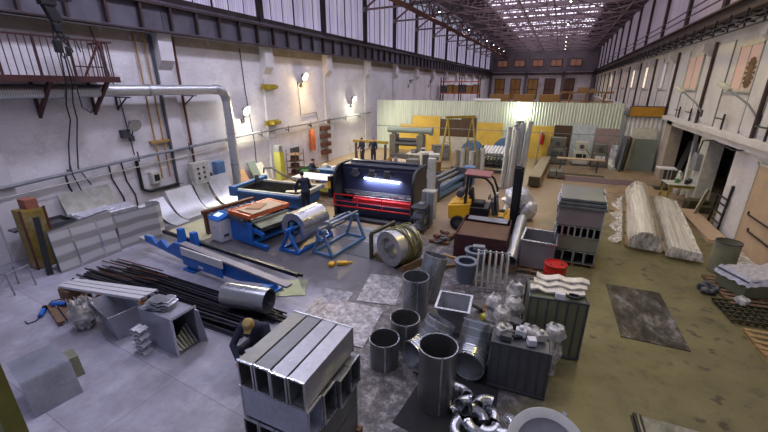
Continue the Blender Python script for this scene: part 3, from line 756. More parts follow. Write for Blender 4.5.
S1('clay_box', 'reddish brown box on top of the yellow metal cupboard', 'box', M().box(-13.85, 4.95, 1.8, -13.45, 5.25, 2.08), MT.setdefault('clay', paint('clay', '8f5a48', .8)), bevel=.01)
S1('wall_shelf', 'thin dark shelf bracket on the pilaster left of the yellow cupboard', 'shelf', M().box(-14.48, 4.75, 1.05, -14.1, 5.2, 1.1), 'dgrey')
# steel frames at the far left edge
def frame_chair(loc, rz, lab):
    t = T('tube_stand', lab, 'stand', loc, rz, 'tubular frames at the left edge')
    for y in (0, .55): mk('side_frame', M().tube([(0, y, 0), (0, y, .55), (.5, y, .6), (.55, y, 0)], .022, 8), 'grey', t)
    mk('crossbar', M().tube([(0, 0, .55), (0, .55, .55)], .02).tube([(.5, 0, .6), (.5, .55, .6)], .02).tube([(0, 0, .1), (.0, .55, .5)], .015), 'grey', t)
    return t
frame_chair((-12.75, 3.55, 0), .3, 'bare tubular steel frame standing on the floor at the left edge')
frame_chair((-13.6, 3.2, 0), -.2, 'bare tubular steel frame half hidden at the left edge behind the first')
S1('purple_sheet_bundle', 'purple plastic sheeting heap at the far left edge of the floor', 'sheeting', M().blob((-13.3, 2.2, .22), (.5, .6, .35), 14, 9, .12), MT.setdefault('purple', paint('purple_sheet', '4c4784', .4, 0, .25)))
# ---- bent sheet, guard rail pole in the near left
S1('bent_sheet', 'large bent steel sheet standing like a tent in the left foreground', 'bent sheet', M().strip([(-7.12, 1.86, 0.0), (-7.32, 1.9, .56), (-7.36, 1.9, .6), (-7.7, 1.96, .62), (-8.1, 2.05, .62)], (.1, .66, 0), .006), MT.setdefault('sheet_blue', galv('bluish_sheet', '878b99', .5, 6, metal=.5)))
S1('bent_sheet_end', 'small olive bent sheet behind the large tent-like sheet', 'bent sheet', M().strip([(-7.55, 2.5, 0.0), (-7.72, 2.54, .34), (-7.98, 2.6, .38), (-8.15, 2.64, .0)], (.08, .3, 0), .006), 'galv_green')
S1('guard_post', 'yellow-green upright post at the bottom left corner', 'post', M().box(-3.97, .81, 0, -3.84, .94, 3.6).box(-4.05, .73, 0, -3.76, 1.02, .02), MT.setdefault('post_y', paint('olive_post', '6b6a33', .6)))
# ================================================================== MACHINES, LEFT AND MIDDLE
# ---- slitting line
t = T('slitting_machine', 'blue slitting machine with orange top frame beside the large steel coil', 'sheet slitting machine', (-9.25, 8.72, 0), R(-9))
mk('side_panel', M().box(-.62, 0, .05, .5, .07, .86), 'blue', t, bevel=.01)
mk('side_panel', M().box(-.62, 1.65, .05, .5, 1.72, .86), 'blue', t, bevel=.01)
mk('base_frame', M().box(-.6, .07, .1, .5, 1.65, .2).box(-.62, .07, .2, -.5, 1.65, .75), 'blue', t)
mk('dark_interior', M().box(-.45, .09, .2, .3, 1.63, .7), 'black', t)
for x, z in ((.42, .62), (.36, .4), (.45, .85)): mk('roller', M().cyl((x, .07, z), (x, 1.65, z), .06, seg=16), 'galv_dark', t)
mk('top_frame', M().box(-.66, -.03, .98, .5, .06, 1.12).box(-.66, 1.66, .98, .5, 1.75, 1.12).box(-.66, .06, .98, -.58, 1.66, 1.12).box(.42, .06, .98, .5, 1.66, 1.12), 'orange', t, bevel=.006)
for x in (-.55, .4):
    for y in (.03, 1.68): mk('corner_post', M().box(x-.05, y-.03, .86, x+.05, y+.03, .98), 'black', t)
mk('cover_plate', M().box(-.58, .06, 1.06, .42, 1.66, 1.1), 'orange', t)
mk('gear_case', M().box(-.55, -.08, .83, .3, .02, .97).cyl((-.05, -.11, .9), (-.05, .02, .9), .06).cyl((.15, -.11, .9), (.15, .02, .9), .06), 'dgrey', t, bevel=.01)
mk('chute', M().hexa([(.5, .1, .8), (.9, .1, .7), (.9, 1.6, .7), (.5, 1.6, .8)], [(.5, .1, .83), (.9, .1, .73), (.9, 1.6, .73), (.5, 1.6, .83)]), 'galv_green', t)
for a_, b_ in (((.5, .12, .6), (.95, .12, .48)), ((.5, 1.6, .6), (.95, 1.6, .48)), ((.5, .05, .12), (1.2, .05, .12))): mk('side_rail', M().bar(a_, b_, .09, .13), 'blue', t)
S1('plywood_sheet', 'worn plywood sheet on the orange top of the slitting machine', 'plywood', M().boxc((-9.05, 9.5, 1.135), (.86, 1.35, .03), (0, 0, R(-9))), 'ply')
S1('cardboard_sheet', 'creased cardboard on the plywood of the slitting machine', 'cardboard', M().boxc((-9.2, 9.45, 1.165), (.5, .65, .02), (.0, .0, R(20))), 'card')
t = T('control_console', 'white control console with sloping blue top left of the slitting machine', 'control console', (-10.2, 8.67, 0), R(-9))
mk('cabinet', M().box(-.3, -.22, .03, .3, .25, .82), 'white', t, bevel=.02)
mk('control_panel', M().hexa([(-.31, -.24, .82), (.31, -.24, .82), (.31, .26, .82), (-.31, .26, .82)], [(-.31, -.2, .86), (.31, -.2, .86), (.31, .26, 1.0), (-.31, .26, 1.0)]), 'blue', t, bevel=.01)
mk('screen', M().boxc((-.05, 0.02, .94), (.3, .22, .015), (.3, 0, 0)), MT.setdefault('screen', emit('pale_screen', 'c9d8ff', .5)), t)
mk('vent', M().box(.3, -.1, .2, .305, .1, .3), 'dgrey', t); mk('lock', M().cyl((0, -.22, .55), (0, -.235, .55), .02, seg=10), 'black', t)
t = T('shear_table', 'long roller feed table with rusty beam behind the white console', 'roller table', (-11.05, 8.75, 0), R(-9))
mk('beam', M().box(-.14, 0, .78, .04, 2.2, .92), 'rust', t, bevel=.01)
for y in (.05, 2.05): mk('leg', M().box(-.12, y, 0, .02, y+.12, .78), 'rust', t)
for i in range(7): mk('roller', M().cyl((.06, .25+i*.29, .78), (.5, .25+i*.29, .78), .045, seg=12), 'blue_dull', t)
for b_ in ((.05, .1, .68, .5, .16, .76), (.05, 2.08, .68, .5, 2.14, .76), (.48, .1, .68, .52, 2.14, .8)): mk('side_rail', M().box(*b_), 'blue_dull', t)
# ---- decoiler and coil
t = T('decoiler_stand', 'bright blue A-frame decoiler stand carrying the large steel coil', 'coil stand', (-7.35, 8.85, 0), R(-4))
for y in (-.05, 1.75):
    mk('a_frame', M().bar((-.38, y, 0.04), (0, y, .72), .09).bar((.38, y, .04), (0, y, .72), .09).bar((-.42, y, .05), (.42, y, .05), .1).boxc((0, y, .74), (.16, .12, .16)), 'blue', t, bevel=.008)
mk('base_beam', M().box(-.4, 0, .02, -.3, 1.7, .1).box(.3, 0, .02, .4, 1.7, .1), 'blue', t)
mk('mandrel', M().cyl((0, -.16, .78), (0, 1.85, .78), .06, seg=16).cyl((0, .1, .78), (0, .16, .78), .1, seg=16), 'blue', t)
for k in range(4): mk('expander', M().boxc((.15*cos(k*pi/2+.4), .7, .78+.15*sin(k*pi/2+.4)), (.1, 1.1, .07), (0, -k*pi/2-.4, 0)), 'blue_dull', t)
S1('steel_coil', 'large shiny steel coil on the blue decoiler stand', 'steel coil', M().ring((0, 0, 0), (0, 1.3, 0), .5, .27, 56), MT.setdefault('coilmat', galv('coil_steel', 'b9bbc2', .22, 5, var=.08, bmp=0)), (-7.33, 9.05, .78), (0, 0, R(-4)))
# ---- second trestle
t = T('coil_trestle', 'dull blue-grey empty coil trestle of welded tube before the press brake', 'trestle', (-6.25, 9.05, 0), R(-6))
for y in (0, 1.85):
    mk('a_frame', M().bar((-.38, y, .04), (-.06, y, .82), .08).bar((.38, y, .04), (.06, y, .82), .08).bar((-.42, y, .05), (.44, y, .05), .08).boxc((0, y, .84), (.26, .14, .1)), 'blue_dull', t, bevel=.006)
mk('base_beam', M().box(.33, 0, .01, .43, 1.85, .09).box(-.42, 0, .01, -.34, 1.85, .09), 'blue_dull', t)
mk('shaft', M().cyl((0, -.12, .92), (0, 2.0, .92), .05, seg=14).cyl((0, .3, .92), (0, .38, .92), .14, seg=16).cyl((0, 1.45, .92), (0, 1.53, .92), .14, seg=16), 'grey', t)
mk('expander', M().bar((.12, .35, .98), (.12, 1.5, .98), .06).bar((-.12, .35, .98), (-.12, 1.5, .98), .06).bar((0, .35, .78), (0, 1.5, .78), .06), 'blue_dull', t)
mk('crank', M().tube([(0, -.12, .92), (.0, -.16, .8), (.16, -.17, .62), (.16, -.28, .62)], .022), 'blue_dull', t)
S1('yellow_tool', 'small yellow clamp tool on the floor by the trestle foot', 'tool', M().boxc((-5.35, 8.75, .06), (.32, .12, .1), (0, 0, .5)).boxc((-5.6, 8.55, .06), (.16, .2, .1), (0, 0, .2)).cyl((-5.25, 8.82, .05), (-5.1, 8.95, .05), .03), 'yellow', bevel=.02)
# ---- press brake
t = T('press_brake', 'large black and navy press brake with red bed and white lamp inside', 'press brake', (-6.2, 12.55, 0), R(2))
for x, sx in ((-1.72, 1), (1.62, -1)):
    poly = [(x, 0, 0), (x, 1.7, 0), (x, 1.7, 2.15), (x, .55, 2.15), (x, .25, 2.05), (x, .06, 1.85), (x, 0, 1.55)]
    mk('side_panel', M().prism(poly, (.1, 0, 0)), 'black', t, bevel=.01)
mk('ram', M().box(-1.6, .6, 1.05, 1.6, .75, 2.0), 'navy', t, bevel=.01)
mk('head_beam', M().box(-1.6, .68, 2.0, 1.6, 1.6, 2.12).box(-1.5, 1.2, 2.14, 1.5, 1.5, 2.2), 'navy', t, bevel=.02)
for x in (-.95, -.2, .45): mk('cylinder', M().cyl((x, .52, 1.68), (x, .52, 1.98), .12, seg=20).boxc((x, .52, 1.8), (.32, .2, .12)), 'dgrey', t)
mk('lamp_tube', M().cyl((-.55, .54, 1.62), (.95, .54, 1.56), .035, seg=12), MT.setdefault('tube', emit('tube_light', 'dfe6ff', 16.)), t)
mk('punch_holder', M().box(-1.55, .58, .98, 1.55, .72, 1.06), 'dgrey', t)
for i in range(9): mk('punch', M().box(-1.5+i*.34, .61, .88, -1.2+i*.34, .67, .98), 'galv', t)
mk('bed', M().box(-1.62, .2, .12, 1.6, .65, .62), 'navy', t, bevel=.01)
mk('bed_top', M().box(-1.0, .3, .62, 1.6, .62, .8), 'red', t, bevel=.01)
mk('die_rail', M().box(-1.0, .4, .8, 1.6, .55, .86), 'galv_bright', t)
mk('foot_plate', M().box(-1.62, -.25, 0, 1.6, .2, .1), 'black', t)
g = mk('safety_guard', M().rect_frame(-1.68, .5, 1.66, 1.02, -.06, -.02, .045), 'red', t)
for x in (-.62, .45): mk('guard_bar', M().box(x-.02, -.06, .5, x+.02, -.02, 1.02), 'red', g)
mk('guard_bar', M().box(-1.66, -.055, .72, 1.64, -.025, .745), 'red', g)
mk('gauge_box', M().boxc((-1.85, .1, 1.25), (.16, .3, .9)), 'black', t, bevel=.01)
mk('button_plate', M().boxc((-1.85, -.06, 1.35), (.1, .02, .3)), 'yellow', t)
mk('backplate', M().box(-1.6, 1.1, .1, 1.6, 1.16, 1.9), 'navy', t)
t = T('control_pillar', 'tall pale control pillar with white panel right of the press brake', 'control pillar', (-4.02, 13.3, 0))
mk('column', M().box(-.14, -.1, 0, .14, .12, 2.6), 'offwhite', t, bevel=.015)
mk('cabinet', M().box(-.2, -.5, .35, .3, -.12, 1.45), 'offwhite', t, bevel=.015)
mk('panel_seam', M().box(-.17, -.515, .4, .02, -.5, 1.4).box(.06, -.515, .4, .27, -.5, 1.4), 'grey', t)
t = T('tool_rack', 'low dark tool rack with metal tooling at the right foot of the press brake', 'tool rack', (-4.2, 12.35, 0))
for z in (.15, .55, .95): mk('shelf', M().box(-.2, -.3, z, .35, .35, z+.04), 'dgrey', t)
for x in (-.18, .33):
    for y in (-.28, .33): mk('post', M().bar((x, y, 0), (x, y, 1.0), .04), 'dgrey', t)
mk('tooling', M().boxc((.05, 0, .66), (.35, .4, .14)).boxc((.05, 0, .25), (.3, .5, .12)).boxc((0.1, .1, 1.04), (.2, .3, .1)), 'grey', t)
# floor plates before the press brake
MT['galv_floor'] = stained_light()
for i, (x, y, w_, d, c, lab) in enumerate([
    (-5.6, 11.6, 3.4, .5, 'galv_dark', 'long narrow steel plate on the floor right before the press brake'),
    (-5.1, 10.85, 2.6, .55, 'galv_dark', 'second narrow steel plate on the floor in front of the press brake'),
    (-4.95, 9.9, 1.5, .9, 'dgrey', 'dark floor plate between the trestle and the strapped coil'),
    (-4.55, 6.75, .8, 1.3, 'galv_floor', 'worn light plate on the floor behind the duct stack, left of the other two'),
    (-3.65, 7.95, 1.0, 1.45, 'galv_floor', 'light steel sheet on the floor in front of the strapped coil'),
    (-3.6, 6.3, 1.0, 1.5, 'galv_floor', 'light steel sheet on the floor behind the duct stack'),
    (-5.95, 6.95, .95, .85, 'galv_green', 'bright greenish sheet on the floor at the blue folding beam end')]):
    S1('floor_plate', lab, 'steel plate', M().boxc((0, 0, .004), (w_, d, .008)), c, (x, y, i*.0015), (0, 0, R((3, 4, -4, 8, 12, 6, 30)[i])), group='sheets lying on the floor')
# ---- strapped coil in a cradle
t = T('strapped_coil', 'dull steel coil wrapped in olive straps standing on edge near the forklift', 'steel coil', (-3.85, 9.62, .56), R(-24))
mk('roll', M().ring((0, -.42, 0), (0, .5, 0), .54, .34, 48), MT.setdefault('coil2', galv('coil_dull', 'c0c0c2', .32, 6, var=.12, bmp=0)), t)
for i in range(9):
    y = -.12+i*.07
    m = M().tube([((.56+.012*(i % 3))*cos(a), y+.07*sin(2*a+i*1.3), (.56+.012*(i % 3))*sin(a)) for a in [2*pi*k/32 for k in range(33)]], .018, 6)
    mk('strap', m, MT.setdefault('strap_ol', paint('olive_strap', '6f6a2c', .6, 0, .3, 10)), t)
mk('core', M().ring((0, -.3, 0), (0, .45, 0), .338, .325, 32), 'galv', t)
for x in (-.42, .42): S1('cradle_block', 'wooden wedge at the %s of the strapped coil' % ('left' if x < 0 else 'right'), 'wedge', M().hexa([(-.16, -.4, 0), (.16, -.4, 0), (.16, .4, 0), (-.16, .4, 0)], [(-.16 if x < 0 else .1, -.4, .22), (-.1 if x < 0 else .16, -.4, .22), (-.1 if x < 0 else .16, .4, .22), (-.16 if x < 0 else .1, .4, .22)]), 'wood_dk', (-3.85+x*cos(R(-24))*1.12, 9.62+x*sin(R(-24))*1.12, 0), (0, 0, R(-24)))
S1('coil_stand', 'dark welded upright frame left of the strapped coil', 'stand', M().bar((-4.72, 9.5, 0), (-4.72, 9.5, .85), .1).bar((-4.72, 9.5, .85), (-4.35, 10.5, .95), .09).bar((-4.72, 9.5, .05), (-4.5, 10.5, .05), .1).bar((-4.5, 10.5, .0), (-4.4, 10.5, .9), .1), MT.setdefault('olive_dk', paint('dark_olive', '3d3a26', .7, 0, .3)))
# ---- plasma cutting table
t = T('plasma_table', 'long blue cutting table with black slatted bed along the left wall', 'cutting table', (-11.35, 13.2, 0), R(4))
MT['blue_tbl'] = paint('table_blue', '3a669c', .5, 0, .15, dirt='2d4056', dirt_amt=.4)
mk('bed', M().box(-1.65, -.9, .08, 1.65, .9, .56), 'blue_tbl', t, bevel=.01)
mk('rim', M().rect_frame(0, 0, 1, 1, 0, 1, .1) if 0 else M().box(-1.75, -1.0, .56, 1.75, -.86, .74).box(-1.75, .86, .56, 1.75, 1.0, .74).box(-1.75, -.86, .56, -1.6, .86, .74).box(1.6, -.86, .56, 1.75, .86, .74), 'offwhite', t, bevel=.01)
mk('cutting_bed', M().box(-1.6, -.86, .56, 1.6, .86, .6), 'black', t)
for i in range(26): mk('slat', M().box(-1.58+i*.124, -.86, .6, -1.57+i*.124, .86, .68), 'steel_blk', t)
for y in (-1.12, 1.0): mk('rail', M().box(-1.8, y, .6, 1.8, y+.12, .7), 'blue_tbl', t)
mk('gantry', M().box(-1.72, -1.1, .76, -1.52, 1.15, .88).box(-1.78, -1.24, .45, -1.45, -1.02, .9).box(-1.75, 1.05, .5, -1.5, 1.22, .9), 'blue_tbl', t, bevel=.015)
mk('torch_head', M().boxc((-1.35, .2, .95), (.12, .16, .4)), 'dgrey', t)
mk('cable_chain', M().tube([(-1.6, 1.1, 1.05), (-1.5, 1.0, 1.3), (-1.1, 1.1, 1.32), (-.6, 1.12, 1.05), (.2, 1.12, .76)], .045), 'dgrey', t)
S1('drip_tray', 'grey sheet offcut lying on the slatted bed of the cutting table', 'metal sheet', M().boxc((-10.2, 13.0, .69), (.9, .35, .015), (0, 0, .5)), 'galv')
# ---- pale sheet table behind the worker
t = T('sheet_table', 'table topped with a wide white sheet behind the cutting table', 'table', (-10.35, 15.2, 0), R(2))
mk('tabletop', M().box(-1.3, -.6, .84, 1.3, .6, .88), 'white', t)
for x in (-1.15, 1.15):
    for y in (-.5, .5): mk('leg', M().bar((x, y, 0), (x, y, .84), .07), 'pale_yellow', t)
mk('lower_shelf', M().box(-1.15, -.5, .25, 1.15, .5, .29), 'pale_yellow', t)
S1('parts_crate', 'yellow-green crate under the white sheet table', 'crate', M().duct(-9.6, 14.85, .29, -9.15, 15.45, .6, .03, 'z').box(-9.6, 14.85, .29, -9.15, 15.45, .33), 'pale_yellow')
t = T('blue_cabinet', 'tall narrow blue cabinet between the white sheet table and the press brake', 'cabinet', (-8.75, 14.35, 0))
mk('body', M().box(-.22, -.25, 0, .22, .25, 1.3), 'blue_dull', t, bevel=.015); mk('door', M().box(-.19, -.265, .06, .19, -.25, 1.25), 'black', t)
mk('panel', M().box(-.1, -.275, .85, .1, -.265, 1.15), 'offwhite', t)
# ---- blue work table with seated worker
t = T('blue_workbench', 'blue steel workbench with clutter beside the seated worker at the left wall', 'workbench', (-10.7, 17.4, 0), R(3))
mk('body', M().box(-.95, -.35, .3, 1.3, .35, .78), 'blue', t, bevel=.01)
mk('worktop', M().box(-1.05, -.5, .78, 1.4, .5, .83), 'blue_dull', t)
for x in (-.85, 1.2): mk('leg', M().box(x-.06, -.3, 0, x+.06, .3, .3), 'blue', t)
for i, (x, y, dx, dz, c) in enumerate([(-.8, 0, .3, .18, 'offwhite'), (-.5, .1, .22, .1, 'grey'), (-.1, -.1, .35, .14, 'white'), (.35, .1, .2, .26, 'offwhite'), (.7, 0, .3, .12, 'grey'), (1.1, .1, .2, .2, 'white')]):
    S1('small_box', ['leftmost pale box on the blue workbench', 'low grey box on the blue workbench', 'wide white box at the middle of the blue workbench', 'tall pale box on the blue workbench', 'grey box on the right half of the blue workbench', 'white box at the right end of the blue workbench'][i], 'box', M().boxc((0, 0, dz/2), (dx, .22, dz)), c, (-10.7+x, 17.4+y, .83), (0, 0, i*.5), group='boxes on the blue workbench', bevel=.01)
t = T('work_stool', 'simple stool under the seated worker', 'stool', (-12.1, 16.95, 0))
mk('seat', M().cyl((0, 0, .4), (0, 0, .44), .18, seg=20), 'dgrey', t)
for k in range(4): mk('leg', M().bar((.1*cos(k*pi/2+.8), .1*sin(k*pi/2+.8), .4), (.17*cos(k*pi/2+.8), .17*sin(k*pi/2+.8), 0), .03), 'dgrey', t)
t = T('shelf_rack', 'dark narrow shelf rack against the left wall beside the yellow-green locker', 'shelf', (-14.0, 17.95, 0))
for z in (.1, .5, .9, 1.3): mk('shelf', M().box(-.3, -.4, z, .4, .4, z+.03), 'wood_dk', t)
for x in (-.3, .37):
    for y in (-.4, .37): mk('post', M().box(x, y, 0, x+.03, y+.03, 1.6), 'dgrey', t)
for i, z in enumerate((.13, .53, .93)): S1('stored_part', ['dark casting on the lowest level of the narrow wall rack', 'dark casting on the second level of the narrow wall rack', 'dark casting on the third level of the narrow wall rack'][i], 'part', M().boxc((0, 0, .13), (.5, .25, .24)).boxc((0, .25, .09), (.3, .15, .16)), 'rust', (-13.95, 17.9, z), (0, 0, .3*i), bevel=.02)
t = T('yellow_locker', 'tall narrow yellow-green locker at the left wall below the jib brackets', 'locker', (-14.1, 16.7, 0))
mk('body', M().box(-.2, -.2, 0, .2, .2, 1.65), MT.setdefault('locker', paint('locker_green', 'a3a353', .55, 0, .15)), t, bevel=.01)
mk('door', M().box(.2, -.18, .06, .22, .18, 1.6), 'pale_yellow', t)
S1('control_box', 'grey box standing on the yellow-green locker', 'box', M().box(-14.25, 16.5, 1.65, -13.9, 16.8, 2.0), 'grey', bevel=.01)
t = T('wall_bin_rack', 'white board with rows of dark bins on the left wall behind the seated worker', 'bin rack', (XL+.02, 22.3, 0))
mk('board', M().box(0, -.6, .5, .06, .6, 2.7), 'white', t)
for z in (.6, 1.15, 1.7, 2.25): mk('bin', M().box(.06, -.45, z, .4, .45, z+.28), 'rust', t, bevel=.01)
t = T('hanging_coat', 'orange work coat hanging on the left wall', 'coat', (XL+.25, 20.7, 1.1))
mk('cloth', M().lathe([(.05, 1.4), (.15, 1.28), (.2, .9), (.2, .3), (.18, 0)], (0, 0, 0), 14), MT.setdefault('coat', paint('orange_coat', 'c06a3c', .8, 0, .25)), t)
mk('hook', M().tube([(-.2, 0, 1.65), (0, 0, 1.65), (0, 0, 1.5)], .02), 'dgrey', t)
S1('wall_chart', 'small dark picture board on the left wall above the green crate', 'board', M().box(XL, 18.6, .95, XL+.03, 19.5, 1.5), 'dgrey')
S1('green_crate', 'green plastic crate on the floor by the left wall beside the white table', 'crate', M().duct(-13.75, 17.0+.9, 0, -13.0, 18.9, .45, .03, 'z').box(-13.75, 17.9, 0, -13.0, 18.9, .04), 'green')
for i, (y, h_, c, lab) in enumerate([(13.95, 1.0, 'card', 'brown board leaning on the left wall just right of the duct'), (14.8, 1.3, 'greygreen', 'grey board leaning on the left wall behind the cutting table'), (15.35, 1.15, 'offwhite', 'pale board leaning on the left wall below the lit floodlight')]):
    S1('leaning_board', lab, 'board', M().hexa([(-14.1, y, 0), (-14.06, y, 0), (-14.06, y+.55, 0), (-14.1, y+.55, 0)], [(-14.72, y, h_), (-14.68, y, h_), (-14.68, y+.55, h_), (-14.72, y+.55, h_)]), c, group='boards leaning on the left wall')
# ---- blue folding beam
t = T('folding_beam', 'long blue folding machine beam with saw-tooth supports and grey top on the floor', 'folding machine', (-11.55, 6.85, 0), atan2(-.6, 6.2))
L_ = 6.2
mk('web', M().prism([(0, 0, .42), (0, 0, .62), (.45, 0, .64), (.6, 0, .46), (.95, 0, .68), (1.2, 0, .46), (1.6, 0, .72), (2.2, 0, .74), (2.2, 0, .2)], (0, .1, 0)).prism([(2.2, 0, .14), (2.2, 0, .72), (5.9, 0, .5), (4.4, 0, .2)], (0, .1, 0)), 'blue', t, bevel=.006)
for x in (1.0, 1.65): mk('tooth', M().prism([(x, .45, .3), (x+.36, .45, .3), (x+.28, .45, .92), (x+.1, .45, .92)], (0, .16, 0)), 'blue', t, bevel=.01)
mk('top_plate', M().hexa([(2.0, -.06, .74), (6.2, -.06, .52), (6.2, .15, .52), (2.0, .15, .74)], [(2.0, -.06, .8), (6.2, -.06, .58), (6.2, .15, .58), (2.0, .15, .8)]), MT.setdefault('topgrey', paint('top_grey', '85828a', .5, .2, .1)), t, bevel=.005)
mk('front_plate', M().box(2.15, -.14, .5, 3.95, -.1, .74), 'white', t)
mk('lower_plate', M().box(2.15, -.13, .2, 3.9, -.1, .48), 'blue', t)
mk('back_rail', M().bar((0, .62, .55), (5.95, .62, .5), .08, .1).bar((0, .78, .45), (5.95, .78, .42), .06, .08), 'steel_blk', t)
mk('logo_plate', M().box(2.9, -.145, .27, 3.1, -.14, .35), 'white', t)
for x in (2.35, 5.2): mk('foot', M().boxc((x, .2, .1), (.3, .5, .2)).boxc((x, .2, .03), (.5, .7, .06)), 'blue', t, bevel=.01)
mk('head_block', M().box(-.35, .0, .38, 0, .3, .5), 'offwhite', t, bevel=.01)
MT['cyl_lie'] = galv('cylinder_smooth', '9a9ca2', .28, 3, var=.1, bmp=.02)
S1('lying_cylinder', 'silver sheet cylinder lying on its side before the blue folding beam', 'cylinder', M().ring((0, 0, 0), (1.15, 0, 0), .29, .282, 40), 'cyl_lie', (-6.62, 5.5, .45), (0, 0, R(9)))
# ================================================================== FOREGROUND, LEFT AND MIDDLE
# heap of long dark profiles
MT['prof'] = paint('oiled_steel', '2e2d34', .35, .75, .35, 3.)
MT['prof_l'] = paint('oiled_steel_light', '565865', .32, .8, .3, 3.)
rg = random.Random(3)
k = 0
for lay in range(3):
    cnt = (13, 10, 6)[lay]
    for i in range(cnt):
        y = 4.78+(i+.5*lay)*.075+rg.uniform(-.015, .015); z = .028+lay*.058
        x0 = -11.4+rg.uniform(-.5, .6); x1 = -5.7+rg.uniform(-.35, .5); sk = rg.uniform(-.08, .08)
        m = M()
        a, b_ = V((x0, y-sk, z)), V((x1, y+sk, z))
        if i % 3 == 0: m.bar(a, b_, .05, .05)
        elif i % 3 == 1: m.bar(a-V((0, 0, .02)), b_-V((0, 0, .02)), .05, .012).bar(a+V((0, .02, 0)), b_+V((0, .02, 0)), .01, .05)
        else: m.tube([a, b_], .025, 8)
        S1('steel_profile', 'long dark steel profile lying in the heap before the blue folding beam', 'steel profile', m, 'prof_l' if (i+lay) % 4 == 0 else 'prof', group='long dark profiles heaped on the floor')
for i in range(10):
    y = 5.3+i*.07; xx = -9.3+rg.uniform(-.6, .4)
    S1('steel_profile', 'long thin steel bar lying on the back of the profile heap', 'steel profile', M().tube([(-12.0+rg.uniform(-.2, .8), y+.2*rg.random(), .03+.004*i), (xx, y+.1*rg.random(), .17+.004*i)], .018, 6), 'rust' if i % 3 == 0 else 'prof', group='thin bars on the left end of the heap')
for i in range(16): S1('steel_profile', 'long dark steel bar lying along the back of the profile heap', 'steel profile', M().bar((-11.2+.8*rg.random(), 5.62+i*.028+.03*rg.random(), .035+.03*(i % 3)), (-5.4+.4*rg.random(), 5.5+i*.026, .035+.03*(i % 3)), .03, .03), 'prof_l' if i % 5 == 0 else 'prof', group='dark bars along the back of the heap')
# white channels
for i in range(3):
    y = 4.16+i*.15
    S1('white_channel', ['front', 'middle', 'rear'][i]+'most of three long white channels propped over the metal hoppers', 'channel', M().bar((-11.0, y+.05, .34), (-7.62, y+.03, .84), .125, .02).bar((-11.0, y+.0, .31), (-7.62, y-.02, .81), .012, .06).bar((-11.0, y+.11, .31), (-7.62, y+.09, .81), .012, .06), MT.setdefault('chwhite', paint('channel_white', 'c3c4cc', .4, .1, .06)), group='long white channels')
S1('channel_prop', 'dark crate holding up the left end of the white channels', 'crate', M().box(-10.95, 4.1, 0, -10.5, 4.65, .3), 'wood_dk', bevel=.01)
# box duct with strips in it
t = T('duct_box', 'large silver duct box lying with open right end full of strips, at the white channels', 'duct', (-6.89, 4.13, 0), R(-1))
mk('shell', M().duct(-.4, -.26, 0, .62, .26, .86, .014, 'x').box(-.4, -.246, .014, -.38, .246, .846), MT.setdefault('sheet_l', galv('lavender_sheet', '9598a6', .42, 6, metal=.6)), t)
mk('flange', M().box(.61, -.285, 0, .64, -.246, .89).box(.61, .246, 0, .64, .285, .89).box(.61, -.246, .85, .64, .246, .89), 'galv_bright', t)
mk('inner_flap', M().hexa([(.64, .22, .02), (.78, .3, .02), (.78, .32, .02), (.64, .24, .02)], [(.64, .22, .82), (.7, .26, .8), (.7, .28, .8), (.64, .24, .82)]), 'sheet_l', t)
for i in range(6): S1('metal_strip', 'bent dark metal strip stuffed inside the open silver duct box', 'metal strip', M().strip([(-6.85, 3.93+i*.065, .03+.01*i), (-6.5, 3.93+i*.065, .2+.05*i), (-6.32+.01*i, 3.94+i*.065, .05)], (0, .05, 0)), 'galv_dark', group='strips inside the duct box')
for i in range(5): S1('folded_clip', ['lowest', 'second', 'middle', 'fourth', 'topmost'][i]+' folded metal clip in the small pile on top of the silver duct box', 'metal clip', M().strip([(-.25, 0, 0), (-.12, 0, .035), (0, 0, 0), (.12, 0, .035), (.25, 0, 0)], (0, .3, 0), .012), 'galv_bright', (-6.85+.05*(i % 2), 3.92+.02*i, .872+i*.032), (0, 0, .25+.12*(i % 3)), group='folded clips on the duct box')
for i in range(7): S1('folded_profile', 'folded white metal profile in the zigzag stack leaning at the silver duct box', 'folded profile', M().strip([(-.13, 0, .0), (-.06, 0, .045), (.0, 0, .01), (.06, 0, .045), (.13, 0, 0)], (0, .2, 0), .014), 'chwhite', (-7.06-.05*(i % 2), 3.58, .004+i*.088), (0, .05*(-1)**i, .15), group='folded white profiles in a stack')
# tapered hopper and wrapped sheets
t = T('tapered_hopper', 'open grey tapered sheet hopper standing under the white channels', 'hopper', (-8.3, 4.0, 0), R(-12))
m = M(); B = [(-.28, -.22), (.45, -.22), (.45, .25), (-.28, .25)]; Tt = [(-.62, -.32), (.5, -.32), (.5, .3), (-.62, .3)]
for i in range(4):
    j = (i+1) % 4; a, b_, c_, d_ = V((*B[i], 0)), V((*B[j], 0)), V((*Tt[j], .62)), V((*Tt[i], .62)); nn = (b_-a).cross(d_-a).normalized()*-.01
    m.hexa([a, b_, b_+nn, a+nn], [d_, c_, c_+nn, d_+nn])
mk('shell', m, 'sheet_l', t)
mk('rim', M().tube([(*Tt[i % 4], .62) for i in range(5)], .012, 6), 'galv_bright', t)
t = T('wrapped_bundle', 'bundle of sheet strips in crumpled clear plastic left of the tapered hopper', 'bundle', (-9.05, 3.68, 0), R(-20))
for i in range(6): mk('strip', M().strip([(-.22, -.2+i*.07, .0), (-.16, -.2+i*.07, .35), (-.24+.1*(i % 2), -.2+i*.07, .72)], (.36, .01, .02), .01), 'galv', t)
mk('wrap', M().blob((0, .0, .36), (.27, .26, .38), 18, 12, .16), 'film', t)
